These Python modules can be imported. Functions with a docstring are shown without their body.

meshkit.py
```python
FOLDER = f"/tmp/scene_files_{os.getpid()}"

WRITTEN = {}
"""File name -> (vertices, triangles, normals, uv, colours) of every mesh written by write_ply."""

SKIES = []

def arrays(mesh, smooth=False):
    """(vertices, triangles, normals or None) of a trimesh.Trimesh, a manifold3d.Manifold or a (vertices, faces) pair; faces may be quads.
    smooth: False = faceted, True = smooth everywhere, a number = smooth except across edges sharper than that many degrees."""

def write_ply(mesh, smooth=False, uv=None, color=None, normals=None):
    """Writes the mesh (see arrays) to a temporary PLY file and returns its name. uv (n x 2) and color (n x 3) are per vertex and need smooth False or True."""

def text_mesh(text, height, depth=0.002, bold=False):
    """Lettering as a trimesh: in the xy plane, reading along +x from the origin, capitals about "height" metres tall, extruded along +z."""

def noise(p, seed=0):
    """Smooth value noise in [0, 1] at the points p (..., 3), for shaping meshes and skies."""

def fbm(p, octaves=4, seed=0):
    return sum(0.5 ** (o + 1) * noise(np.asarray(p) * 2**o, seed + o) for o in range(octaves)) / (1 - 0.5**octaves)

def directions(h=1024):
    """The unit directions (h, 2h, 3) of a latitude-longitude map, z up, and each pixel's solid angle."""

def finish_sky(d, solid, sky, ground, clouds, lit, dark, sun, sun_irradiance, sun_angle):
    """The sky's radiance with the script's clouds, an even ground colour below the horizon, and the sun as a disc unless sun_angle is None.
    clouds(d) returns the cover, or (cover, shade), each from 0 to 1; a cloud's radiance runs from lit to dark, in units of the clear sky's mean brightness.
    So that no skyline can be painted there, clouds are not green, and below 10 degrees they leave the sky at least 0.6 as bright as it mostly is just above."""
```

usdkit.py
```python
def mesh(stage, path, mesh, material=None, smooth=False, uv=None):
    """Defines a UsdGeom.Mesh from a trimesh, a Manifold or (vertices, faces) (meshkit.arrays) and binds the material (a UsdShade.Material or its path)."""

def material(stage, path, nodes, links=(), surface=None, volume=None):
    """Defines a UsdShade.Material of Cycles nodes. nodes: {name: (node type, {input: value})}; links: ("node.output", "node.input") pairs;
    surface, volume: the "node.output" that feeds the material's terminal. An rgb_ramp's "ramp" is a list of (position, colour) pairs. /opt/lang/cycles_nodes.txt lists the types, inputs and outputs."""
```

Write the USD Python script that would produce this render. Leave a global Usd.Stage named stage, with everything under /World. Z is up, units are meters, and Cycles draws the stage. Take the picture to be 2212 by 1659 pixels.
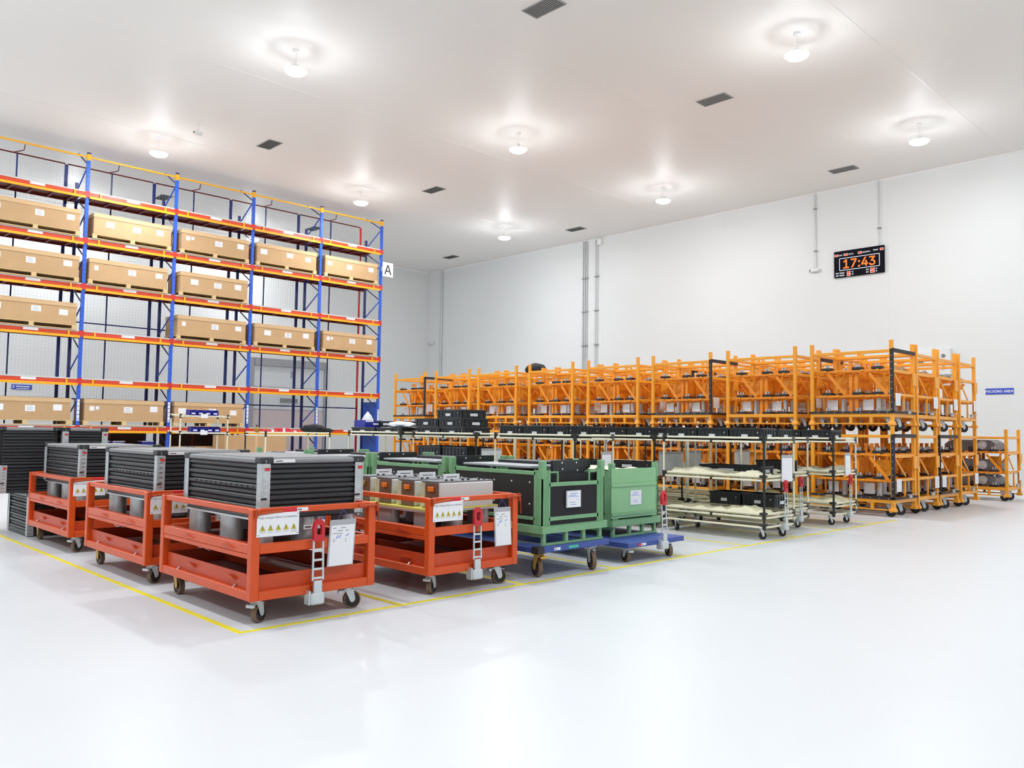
import math, random
import numpy as np
import trimesh
import usdkit, meshkit
from pxr import Usd, UsdGeom, UsdLux, UsdShade, Gf, Sdf

random.seed(7)
rng = np.random.default_rng(7)
stage = Usd.Stage.CreateInMemory()
UsdGeom.SetStageUpAxis(stage, UsdGeom.Tokens.z)
UsdGeom.SetStageMetersPerUnit(stage, 1.0)
UsdGeom.Xform.Define(stage, '/World')
UsdGeom.Scope.Define(stage, '/World/Looks')

# ---------------------------------------------------------------- camera, exposure, lamp strength
F_PX, YAW, PITCH, ROLL, EYE = 1758.1, math.radians(45.7357), math.radians(3.3341), math.radians(-0.7645), 1.6
EXPOSURE = -0.25
LAMP_STRENGTH = 362.0
LAMP_COLOR = (0.955, 0.99, 1.03)
LAMP_XS, LAMP_YS, LAMP_Z = (-5.38, 1.92, 9.22, 16.5, 23.8), (-0.4, 8.14, 16.8, 25.0, 33.4), 9.9


def cam_axes():
    f = np.array([math.cos(PITCH) * math.cos(YAW), math.cos(PITCH) * math.sin(YAW), math.sin(PITCH)])
    r = np.array([math.sin(YAW), -math.cos(YAW), 0.0])
    d = np.cross(f, r)
    c, s = math.cos(ROLL), math.sin(ROLL)
    return c * r + s * d, -s * r + c * d, f


R_, D_, FW_ = cam_axes()
cam = UsdGeom.Camera.Define(stage, '/World/camera')
cam.AddTransformOp().Set(Gf.Matrix4d(*R_, 0, *(-D_), 0, *(-FW_), 0, 0, 0, EYE, 1))
cam.CreateHorizontalApertureAttr(36.0)
cam.CreateFocalLengthAttr(36.0 * F_PX / 2212)
cam.CreateClippingRangeAttr(Gf.Vec2f(0.05, 500))
cam.CreateExposureAttr(EXPOSURE)

# ---------------------------------------------------------------- names and prims
taken = {}


def numbered(parent, name):
    k = (parent, name)
    n = taken.get(k, -1) + 1
    taken[k] = n
    return f'{parent}/{name}' if n == 0 else f'{parent}/{name}_{n:03d}'


def keys(prim, label=None, cat=None, group=None, kind=None):
    for k, v in (('label', label), ('category', cat), ('group', group), ('kind', kind)):
        if v:
            prim.SetCustomDataByKey(k, v)


def thing(name, label, cat, loc=(0, 0, 0), rot=0.0, group=None, kind=None):
    x = UsdGeom.Xform.Define(stage, numbered('/World', name))
    x.AddTranslateOp().Set(Gf.Vec3d(*map(float, loc)))
    x.AddRotateZOp().Set(float(rot))
    keys(x.GetPrim(), label, cat, group, kind)
    return str(x.GetPath())


def copy(src, label, loc, rot=0.0, group=None, name=None):
    base = name or src.rpartition('/')[2]
    base = base[:-4] if base[-4:-3] == '_' and base[-3:].isdigit() else base
    x = UsdGeom.Xform.Define(stage, numbered('/World', base))
    p = x.GetPrim()
    p.GetReferences().AddInternalReference(src)
    p.SetInstanceable(True)
    x.ClearXformOpOrder()
    x.AddTranslateOp().Set(Gf.Vec3d(*map(float, loc)))
    x.AddRotateZOp().Set(float(rot))
    keys(p, label, None, group)
    return str(p.GetPath())


def P(parent, name, mb, mat, label=None, smooth=False, kind=None):
    path = numbered(parent, name)
    m = usdkit.mesh(stage, path, mb.mesh() if isinstance(mb, MB) else mb, LOOK[mat], smooth=smooth)
    keys(m.GetPrim(), label, None, None, kind)
    return path


def whole(name, mb, mat, label, cat, loc=(0, 0, 0), group=None, kind=None, smooth=False):
    path = numbered('/World', name)
    m = usdkit.mesh(stage, path, mb.mesh(), LOOK[mat], smooth=smooth)
    m.AddTranslateOp().Set(Gf.Vec3d(*map(float, loc)))
    keys(m.GetPrim(), label, cat, group, kind)
    return path


# ---------------------------------------------------------------- mesh builder
def _chamfer_faces():
    pts = []
    for sx in (-1, 1):
        for sy in (-1, 1):
            for sz in (-1, 1):
                for k in range(3):
                    p = np.array([sx, sy, sz], float) * 0.8
                    p[k] = (sx, sy, sz)[k]
                    pts.append(p)
    pts = np.array(pts)
    h = trimesh.convex.convex_hull(pts)
    idx = [int(np.argmin(((pts - v) ** 2).sum(1))) for v in h.vertices]
    return np.array([[idx[i] for i in f] for f in h.faces])


CH_F = _chamfer_faces()
BOX_V = np.array([[x, y, z] for x in (0, 1) for y in (0, 1) for z in (0, 1)], float)
BOX_F = np.array([[0, 1, 3], [0, 3, 2], [4, 6, 7], [4, 7, 5], [0, 4, 5], [0, 5, 1], [2, 3, 7], [2, 7, 6], [0, 2, 6], [0, 6, 4], [1, 5, 7], [1, 7, 3]])


class MB:
    def __init__(self):
        self.v, self.f, self.n = [], [], 0

    def add(self, v, f, M=None):
        v = np.asarray(v, float)
        if M is not None:
            v = v @ M[:3, :3].T + M[:3, 3]
        self.v.append(v)
        self.f.append(np.asarray(f, int) + self.n)
        self.n += len(v)
        return self

    def box(self, x0, x1, y0, y1, z0, z1, b=0.0, M=None):
        lo, hi = np.array([x0, y0, z0], float), np.array([x1, y1, z1], float)
        if b <= 0:
            return self.add(lo + BOX_V * (hi - lo), BOX_F, M)
        c, h = (lo + hi) / 2, (hi - lo) / 2
        b = min(b, *(h * 0.8))
        pts = []
        for sx in (-1, 1):
            for sy in (-1, 1):
                for sz in (-1, 1):
                    for k in range(3):
                        s = np.array([sx, sy, sz], float)
                        p = s * (h - b)
                        p[k] = s[k] * h[k]
                        pts.append(c + p)
        return self.add(pts, CH_F, M)

    def bar(self, p, q, w, h, b=0.0, up=(0, 0, 1)):
        p, q = np.array(p, float), np.array(q, float)
        a = q - p
        L = np.linalg.norm(a)
        a /= L
        up = np.array(up, float)
        if abs(a @ up) > 0.95:
            up = np.array([0, 1.0, 0])
        s = np.cross(up, a)
        s /= np.linalg.norm(s)
        u = np.cross(a, s)
        M = np.eye(4)
        M[:3, 0], M[:3, 1], M[:3, 2], M[:3, 3] = a, s, u, p
        return self.box(0, L, -w / 2, w / 2, -h / 2, h / 2, b, M)

    def cyl(self, p, q, r, n=12, r2=None):
        p, q = np.array(p, float), np.array(q, float)
        a = q - p
        a /= np.linalg.norm(a)
        s = np.cross(a, [0, 0, 1.0] if abs(a[2]) < 0.9 else [1.0, 0, 0])
        s /= np.linalg.norm(s)
        u = np.cross(a, s)
        t = np.arange(n) * 2 * np.pi / n
        ring = np.cos(t)[:, None] * s + np.sin(t)[:, None] * u
        v = np.vstack([p + ring * r, q + ring * (r if r2 is None else r2), p[None], q[None]])
        f = []
        for i in range(n):
            j = (i + 1) % n
            f += [[i, j, n + j], [i, n + j, n + i], [2 * n, j, i], [2 * n + 1, n + i, n + j]]
        f = np.array(f)
        return self.add(v, f[:, ::-1] if np.dot(np.cross(s, u), a) < 0 else f)

    def lathe(self, prof, n=16, M=None):
        prof = np.array(prof, float)
        t = np.arange(n) * 2 * np.pi / n
        v = np.stack([np.outer(prof[:, 0], np.cos(t)), np.outer(prof[:, 0], np.sin(t)), np.repeat(prof[:, 1:], n, 1)], -1).reshape(-1, 3)
        f, m = [], len(prof)
        for k in range(m - 1):
            for i in range(n):
                j = (i + 1) % n
                a, b, c, d = k * n + i, k * n + j, (k + 1) * n + j, (k + 1) * n + i
                f += [[a, b, c], [a, c, d]]
        return self.add(v, f, M)

    def tube(self, pts, r, n=8):
        pts = np.array(pts, float)
        for a, b in zip(pts[:-1], pts[1:]):
            self.cyl(a, b, r, n)
        return self

    def prism(self, poly, axis, a, b):
        """A polygon (in the two other axes, in order) extruded along axis from a to b."""
        from shapely.geometry import Polygon
        m = trimesh.creation.extrude_polygon(Polygon(poly[0], poly[1:]) if isinstance(poly, tuple) else Polygon(poly), b - a, engine='earcut')
        v, f = np.array(m.vertices), np.array(m.faces)
        v[:, 2] += a
        v = v[:, {'z': [0, 1, 2], 'x': [2, 0, 1], 'y': [0, 2, 1]}[axis]]
        return self.add(v, f[:, ::-1] if axis == 'y' else f)

    def text(self, s, h, at, right, up, depth=0.002, bold=False, center=False):
        m = meshkit.text_mesh(s, h, depth, bold)
        v = np.array(m.vertices)
        if center:
            v[:, 0] -= (v[:, 0].min() + v[:, 0].max()) / 2
        r, u = np.array(right, float), np.array(up, float)
        n = np.cross(r, u)
        return self.add(np.array(at, float) + v[:, :1] * r + v[:, 1:2] * u + v[:, 2:] * n, m.faces)

    def mesh(self):
        return np.vstack(self.v), np.vstack(self.f)


def box(*a, **k):
    return MB().box(*a, **k)


def bar(*a, **k):
    return MB().bar(*a, **k)


# ---------------------------------------------------------------- materials
LOOK = {}


def lin(c):
    c = np.array(c, float) / 255
    return np.where(c <= 0.04045, c / 12.92, ((c + 0.055) / 1.055) ** 2.4)


def mat(name, rgb, rough=0.45, metal=0.0, var=0.06, scale=6.0, spec=0.5, bump=0.0, bscale=60.0, perobj=0.0, stretch=(1, 1, 1), world=False, **extra):
    c = lin(rgb)
    coord = 'geo.position' if world else 'tc.object'
    nodes = {
        'geo': ('geometry', {}), 'tc': ('texture_coordinate', {}),
        'map': ('mapping', {'mapping_type': 'point', 'scale': stretch}),
        'n': ('noise_texture', {'scale': scale, 'detail': 4.0, 'roughness': 0.6}),
        'ramp': ('rgb_ramp', {'ramp': [(0.25, tuple(c * (1 - var))), (0.75, tuple(np.minimum(c * (1 + var), 0.95)))]}),
        'p': ('principled_bsdf', {'metallic': metal, 'specular_ior_level': spec, 'roughness': rough, **extra}),
    }
    links = [(coord, 'map.vector'), ('map.vector', 'n.vector'), ('n.fac', 'ramp.fac')]
    src = 'ramp.color'
    if perobj:
        nodes['oi'] = ('object_info', {})
        nodes['om'] = ('rgb_ramp', {'ramp': [(0, (1 - perobj,) * 3), (1, (1.0,) * 3)]})
        nodes['mul'] = ('mix', {'mix_type': 'multiply', 'fac': 1.0})
        links += [('oi.random', 'om.fac'), (src, 'mul.color1'), ('om.color', 'mul.color2')]
        src = 'mul.color'
    links.append((src, 'p.base_color'))
    if bump:
        nodes['bn'] = ('noise_texture', {'scale': bscale, 'detail': 3.0})
        nodes['b'] = ('bump', {'strength': bump, 'distance': 0.01})
        links += [('map.vector', 'bn.vector'), ('bn.fac', 'b.height'), ('b.normal', 'p.normal')]
    LOOK[name] = usdkit.material(stage, f'/World/Looks/{name}', nodes, links, surface='p.BSDF')


def emit(name, color, strength):
    LOOK[name] = usdkit.material(stage, f'/World/Looks/{name}', {'e': ('emission', {'color': color, 'strength': strength})}, [], surface='e.emission')


def make_looks():
    mat('floor_paint', (218, 221, 224), 0.34, var=0.015, scale=0.35, spec=0.26, world=True, bump=0.02, bscale=1.6)
    mat('ceiling_paint', (243, 241, 237), 0.5, var=0.01, scale=0.2, spec=0.05, world=True)
    mat('wall_paint', (225, 227, 226), 0.42, var=0.012, scale=0.25, spec=0.3, world=True)
    mat('seam_white', (240, 239, 236), 0.45, var=0.02)
    mat('trim_white', (236, 236, 234), 0.4, var=0.02)
    mat('tape_yellow', (246, 228, 48), 0.45, var=0.08, scale=9, world=True)
    mat('vent_grey', (146, 148, 145), 0.5, var=0.06)
    mat('vent_dark', (112, 114, 112), 0.7, var=0.05)
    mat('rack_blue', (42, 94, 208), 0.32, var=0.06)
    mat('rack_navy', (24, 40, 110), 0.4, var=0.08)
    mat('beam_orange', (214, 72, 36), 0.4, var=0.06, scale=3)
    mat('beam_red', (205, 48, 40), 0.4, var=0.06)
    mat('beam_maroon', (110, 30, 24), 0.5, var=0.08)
    mat('beam_yellow', (250, 176, 22), 0.38, var=0.05)
    mat('deck_edge', (205, 206, 206), 0.4, var=0.05)
    mat('cardboard', (203, 167, 125), 0.75, var=0.05, scale=3, spec=0.2, perobj=0.1)
    mat('cardboard_lid', (214, 180, 138), 0.72, var=0.05, scale=3, spec=0.2)
    mat('pallet_wood', (226, 196, 146), 0.7, var=0.12, scale=5, spec=0.2, stretch=(1, 8, 8), perobj=0.08)
    mat('dark_carton', (74, 52, 48), 0.7, var=0.08, scale=3, spec=0.2)
    mat('paper', (240, 240, 243), 0.6, var=0.01)
    mat('paper_grey', (222, 225, 230), 0.5, var=0.06, scale=9)
    mat('ink_blue', (125, 142, 222), 0.6, var=0.1)
    mat('ink_grey', (160, 162, 170), 0.6, var=0.1)
    mat('ink_dark', (42, 42, 48), 0.6, var=0.05)
    mat('sleeve', (176, 176, 180), 0.25, var=0.04)
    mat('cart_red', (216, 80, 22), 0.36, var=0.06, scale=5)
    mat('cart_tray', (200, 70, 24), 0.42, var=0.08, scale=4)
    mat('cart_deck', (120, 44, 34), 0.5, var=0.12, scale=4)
    mat('hinge_copper', (182, 74, 34), 0.35, metal=0.4, var=0.1)
    mat('black_plastic', (50, 51, 54), 0.42, var=0.1, scale=12, bump=0.08, bscale=140)
    mat('lid_grey', (138, 139, 141), 0.5, var=0.06, scale=5, bump=0.1, bscale=120)
    mat('galvanised', (196, 202, 204), 0.42, metal=0.45, var=0.14, scale=14)
    mat('zinc', (208, 214, 216), 0.33, metal=0.55, var=0.06, scale=10)
    mat('chrome', (220, 222, 224), 0.2, metal=0.9, var=0.03)
    mat('caster_yellow', (206, 160, 66), 0.42, metal=0.4, var=0.06)
    mat('wheel_black', (34, 32, 32), 0.4, var=0.08)
    mat('tread_brown', (120, 96, 74), 0.55, var=0.08)
    mat('grip_red', (200, 36, 48), 0.35, var=0.05)
    mat('sign_yellow', (226, 204, 60), 0.45, var=0.04)
    mat('sticker_teal', (70, 190, 160), 0.4, var=0.04)
    mat('sticker_red', (216, 44, 52), 0.4, var=0.04)
    mat('green_steel', (122, 170, 126), 0.42, var=0.07, scale=5)
    mat('green_panel', (142, 192, 142), 0.45, var=0.04, scale=4)
    mat('foam_black', (44, 42, 46), 0.75, var=0.1, scale=20, spec=0.25)
    mat('liner_black', (30, 27, 28), 0.55, var=0.1, scale=10)
    mat('liner_grey', (172, 174, 180), 0.45, var=0.05)
    mat('dolly_blue', (58, 82, 158), 0.45, var=0.06, bump=0.15, bscale=160)
    mat('cream_pipe', (236, 232, 205), 0.35, var=0.03)
    mat('joint_black', (34, 36, 34), 0.45, var=0.08)
    mat('joint_grey', (96, 98, 92), 0.42, metal=0.3, var=0.08)
    mat('cream_cloth', (234, 229, 200), 0.8, var=0.05, scale=7, spec=0.2)
    mat('tote_black', (34, 36, 40), 0.36, var=0.1, scale=9)
    mat('cage_orange', (255, 168, 48), 0.36, var=0.05, scale=4)
    mat('cage_deep', (248, 148, 34), 0.42, var=0.08, scale=4)
    mat('rubber_black', (44, 41, 44), 0.6, var=0.1, scale=30)
    mat('dot_white', (222, 222, 222), 0.4, var=0.02)
    mat('clamp_grey', (198, 202, 206), 0.3, metal=0.35, var=0.06)
    mat('gear_grey', (128, 128, 132), 0.42, metal=0.4, var=0.2, scale=22)
    mat('gear_dark', (48, 46, 48), 0.5, var=0.15, scale=20)
    mat('battery_side', (212, 211, 208), 0.35, metal=0.15, var=0.03)
    mat('battery_top', (116, 118, 122), 0.42, var=0.08, scale=14)
    mat('battery_end', (112, 84, 72), 0.5, metal=0.2, var=0.15, scale=18)
    mat('plug_orange', (238, 120, 30), 0.4, var=0.05)
    mat('cell_beige', (206, 196, 170), 0.5, var=0.05)
    mat('tray_yellow', (232, 226, 110), 0.4, var=0.04)
    mat('bin_blue', (36, 42, 150), 0.38, var=0.06)
    mat('bag_white', (232, 234, 240), 0.4, var=0.04)
    mat('pack_red', (214, 40, 60), 0.5, var=0.2, scale=40)
    mat('jacket_black', (30, 32, 36), 0.75, var=0.12)
    mat('brass', (170, 130, 60), 0.4, metal=0.6, var=0.1)
    mat('sign_blue', (52, 80, 190), 0.4, var=0.03)
    mat('screen_black', (14, 14, 24), 0.6, var=0.03, spec=0.1)
    mat('conduit_grey', (196, 199, 199), 0.4, metal=0.3, var=0.04)
    mat('clip_dark', (150, 150, 148), 0.5, var=0.05)
    mat('door_panel', (206, 210, 212), 0.45, var=0.02)
    mat('door_frame', (150, 152, 156), 0.45, metal=0.2, var=0.04)
    mat('door_lower', (200, 184, 184), 0.4, var=0.03)
    mat('wire_blue', (196, 202, 212), 0.5, var=0.04)
    mat('machine_white', (226, 227, 226), 0.4, var=0.02)
    mat('machine_grey', (120, 124, 124), 0.5, var=0.04)
    mat('string_blue', (80, 90, 190), 0.5, var=0.05)
    mat('hazard', (60, 58, 40), 0.5)
    emit('lamp_glow', LAMP_COLOR, LAMP_STRENGTH)
    emit('led_red', (1.0, 0.09, 0.03), 1.5)
    emit('led_orange', (1.0, 0.16, 0.035), 2.2)
    emit('led_white', (0.9, 0.92, 1.0), 1.1)
    emit('exit_green', (0.62, 1.0, 0.8), 2.2)


make_looks()
NTH = ['first', 'second', 'third', 'fourth', 'fifth', 'sixth', 'seventh', 'eighth', 'ninth', 'tenth']

# ---------------------------------------------------------------- the setting
X0, X1, Y0, Y1, ZC = -13.0, 28.2, -8.0, 35.65, 10.4


def shell():
    f = thing('floor', None, None, kind='structure')
    P(f, 'slab', box(X0 - .3, X1 + .3, Y0 - .3, Y1 + .3, -0.2, 0.0), 'floor_paint')

    def tape(x0, x1, y0, y1):
        P(f, 'marking_line', box(x0, x1, y0, y1, 0.0, 0.0025), 'tape_yellow')
    tape(2.985, 16.3, 6.07, 6.12)
    tape(2.985, 3.035, 6.12, 15.6)
    for x in (4.56, 6.14, 7.70, 9.15, 10.72, 12.28, 13.85, 15.42):
        tape(x - .025, x + .025, 6.12, 9.6)
    c = thing('ceiling', None, None, kind='structure')
    ys = [Y0 - .3] + [7.08 + 5.872 * k for k in range(-2, 5)] + [Y1 + .3]
    for a, b in zip(ys[:-1], ys[1:]):
        P(c, 'panel', box(X0 - .3, X1 + .3, a + .002, b - .002, ZC, ZC + .15), 'ceiling_paint')
        if b < Y1:
            P(c, 'seam', box(X0, X1, b - .012, b + .012, ZC - .004, ZC + .01), 'seam_white')

    def wall(name, x0, x1, y0, y1):
        w = thing(name, None, None, kind='structure')
        along = 'x' if x1 - x0 > y1 - y0 else 'y'
        lo, hi = (x0, x1) if along == 'x' else (y0, y1)
        n = round((hi - lo) / 5.87)
        e = np.linspace(lo, hi, n + 1)
        for a, b in zip(e[:-1], e[1:]):
            P(w, 'panel', box(a + .001, b - .001, y0, y1, 0, ZC) if along == 'x' else box(x0, x1, a + .001, b - .001, 0, ZC), 'wall_paint')
    wall('wall_right', X1, X1 + .15, Y0, Y1)
    wall('wall_back', X0, X1, Y1, Y1 + .15)
    wall('wall_left', X0 - .15, X0, Y0, Y1)
    wall('wall_front', X0, X1, Y0 - .15, Y0)
    for nm, m in (('trim_1', MB().prism([(X1, ZC), (X1 - .06, ZC), (X1 - .045, ZC - .02), (X1 - .02, ZC - .045), (X1, ZC - .06)], 'y', Y0, Y1)),
                  ('trim_2', MB().prism([(Y1, ZC), (Y1 - .06, ZC), (Y1 - .045, ZC - .02), (Y1 - .02, ZC - .045), (Y1, ZC - .06)], 'x', X0, X1 - .06)),
                  ('trim_3', box(X1 - .03, X1, Y1 - .03, Y1, .1, ZC - .06, .012))):
        whole(nm, m, 'trim_white', None, None, kind='structure')
    whole('baseboard_right', box(X1 - .03, X1, Y0, Y1 - .03, 0, .1, .01), 'trim_white', None, None, kind='structure')
    whole('baseboard_back', box(X0, X1, Y1 - .03, Y1, 0, .1, .01), 'trim_white', None, None, kind='structure')
    # roller door in the back wall
    d = thing('door_1', None, None, (17.85, Y1, 0), kind='structure')
    W, H = 3.72, 4.7
    P(d, 'door_frame', box(-.16, 0, -.1, 0, 0, H + .2, .01), 'door_frame')
    P(d, 'door_frame', box(W, W + .16, -.1, 0, 0, H + .2, .01), 'door_frame')
    P(d, 'door_frame', box(0, W, -.16, 0, H - .15, H + .2, .01), 'door_frame')
    P(d, 'panel', box(0, W, -.05, -.01, 3.55, H - .15), 'door_panel')
    P(d, 'panel', box(0, W, -.045, -.01, 2.5, 3.52), 'door_panel')
    P(d, 'panel', box(0, W, -.05, -.01, 0, 2.47), 'door_lower')
    for z in (2.485, 3.535):
        P(d, 'rail', box(0, W, -.06, -.01, z - .02, z + .02), 'door_frame')
    P(d, 'handle', box(1.9, 2.0, -.09, -.05, 4.05, 4.35, .01), 'door_frame')


def lamp(name, loc, label):
    g = thing(name, label, 'ceiling lamp', loc, group='round high bay lamps under the ceiling')
    P(g, 'lens', MB().lathe([(0, -.095), (.1, -.09), (.19, -.07), (.24, -.038), (.262, 0), (.2606, 0.0005)], 28), 'lamp_glow', smooth=30)
    P(g, 'housing', MB().lathe([(.2606, 0.0005), (.24, .012), (.15, .05), (.07, .1), (.05, .16), (0, .16)], 24), 'trim_white', smooth=30)
    P(g, 'hanger', MB().cyl((0, 0, .15), (0, 0, ZC - LAMP_Z - .05), .012, 8), 'trim_white', smooth=30)
    P(g, 'canopy', MB().lathe([(0, .43), (.05, .43), (.075, .46), (.075, .5), (0, .5)], 16), 'trim_white', smooth=30)
    return g


def lamps():
    proto = None
    seen = {(9.22, 16.8): 'large lamp over the front of the blue rack, nearest lamp above the rack side', (16.5, 8.14): 'biggest ceiling lamp in view, nearest the top edge of the photo',
            (9.22, 25.0): 'ceiling lamp hanging right above the second rack bay of cardboard boxes', (16.5, 16.8): 'ceiling lamp in the middle of the hall above the orange cages',
            (23.8, 8.14): 'ceiling lamp nearest the wall clock, above the right end of the cages', (16.5, 25.0): 'ceiling lamp close to the A-marked end of the blue rack',
            (23.8, 16.8): 'ceiling lamp by the long wall, between two dark vents left of the clock', (23.8, 25.0): 'small ceiling lamp near the far corner of the hall, left of the wall conduits',
            (16.5, 33.4): 'lamp behind the blue rack, shining between two top cardboard boxes'}
    for x in LAMP_XS:
        for y in LAMP_YS:
            if (x, y) == (23.8, 33.4):
                continue
            lab = seen.get((x, y), 'ceiling lamp hanging over the empty floor behind the viewer, x%d y%d' % (0, 0))
            if (x, y) not in seen:
                lab = 'round white ceiling lamp outside the view'
            if proto is None:
                proto = lamp('high_bay_lamp', (x, y, LAMP_Z), lab)
            else:
                copy(proto, lab, (x, y, LAMP_Z), group='round high bay lamps under the ceiling')


def vents():
    proto = None
    where = {11.85: 'in the row nearest the rack aisle', 18.38: 'in the middle row', 26.25: 'in the row along the wall'}
    far = {11.36: 'nearest the viewer', 23.1: 'halfway down the hall', 31.5: 'farthest down the hall'}
    for x in where:
        for y in far:
            lab = f'dark grey ceiling vent grille {where[x]}, {far[y]}'
            if proto:
                copy(proto, lab, (x, y, ZC), group='grey ceiling vents')
                continue
            proto = g = thing('ceiling_vent', lab, 'vent', (x, y, ZC), group='grey ceiling vents')
            f = MB()
            for a in ((-.23, -.2, -.43, .43), (.2, .23, -.43, .43), (-.2, .2, -.43, -.4), (-.2, .2, .4, .43)):
                f.box(*a, -.015, 0)
            P(g, 'frame', f, 'vent_grey')
            P(g, 'backing', box(-.2, .2, -.4, .4, -.004, 0), 'vent_dark')
            for k in range(16):
                y_ = -.385 + k * .0513
                P(g, 'slat', MB().prism([(y_ - .016, -.013), (y_ + .012, -.004), (y_ + .016, -.005), (y_ - .012, -.014)], 'x', -.2, .2), 'vent_grey')


# ---------------------------------------------------------------- shared hardware
def caster(parent, x, y, top, r, yaw=0.0, fork='zinc', tread='tread_brown', brake=True, w=0.045, label=None):
    """A swivel caster: fork (part) with wheel, tyre and brake (sub-parts). Rolls along local x before yaw."""
    c, s = math.cos(math.radians(yaw)), math.sin(math.radians(yaw))
    M = np.eye(4)
    M[:2, :2] = [[c, -s], [s, c]]
    M[:3, 3] = (x, y, 0)
    off = -r * .42

    def put(mb):
        o = MB()
        v, f = mb.mesh()
        return o.add(v, f, M)
    f = MB().box(-r * .75, r * .75, -w * 1.05, w * 1.05, top - .012, top).cyl((0, 0, top - .03), (0, 0, top - .012), w * .75, 12)
    h = top - .03
    for sy in (-1, 1):
        y0, y1 = sorted((sy * (w / 2 + .004), sy * (w / 2 + .010)))
        f.prism([(-r * .55, h), (r * .5, h), (r * .3, h - r * .25), (off + r * .2, r * .8), (off, r * .72), (off - r * .2, r * .8), (off - r * .35, r * 1.1)], 'y', y0, y1)
    f.box(-r * .55, r * .5, -w / 2 - .01, w / 2 + .01, h - .004, h + .004)
    fk = P(parent, 'caster', put(f), fork, label)
    W = MB().lathe([(0, -w / 2), (r * .3, -w / 2), (r * .32, -w * .36), (r * .78, -w * .36), (r * .82, -w / 2 + .001), (r * .82, w / 2 - .001), (r * .78, w * .36), (r * .32, w * .36), (r * .3, w / 2), (0, w / 2)], 20,
                   np.array([[1, 0, 0, off], [0, 0, 1, 0], [0, -1, 0, r], [0, 0, 0, 1.0]]))
    P(fk, 'wheel', put(W), 'wheel_black', smooth=30)
    T = MB().lathe([(r * .82, -w / 2), (r * .95, -w / 2), (r, -w * .38), (r, w * .38), (r * .95, w / 2), (r * .82, w / 2), (r * .82, -w / 2)], 24,
                   np.array([[1, 0, 0, off], [0, 0, 1, 0], [0, -1, 0, r], [0, 0, 0, 1.0]]))
    P(fk, 'tyre', put(T), tread, smooth=30)
    if brake:
        b = MB().box(r * .1, r * 1.15, -w * .55, w * .55, h - .012, h - .006).box(r * .8, r * 1.15, -w * .7, w * .7, h - .032, h - .008).box(-r * 1.2, -r * .5, -w * .2, w * .2, h - .02, h - .014)
        P(fk, 'brake_pedal', put(b), fork)


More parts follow.
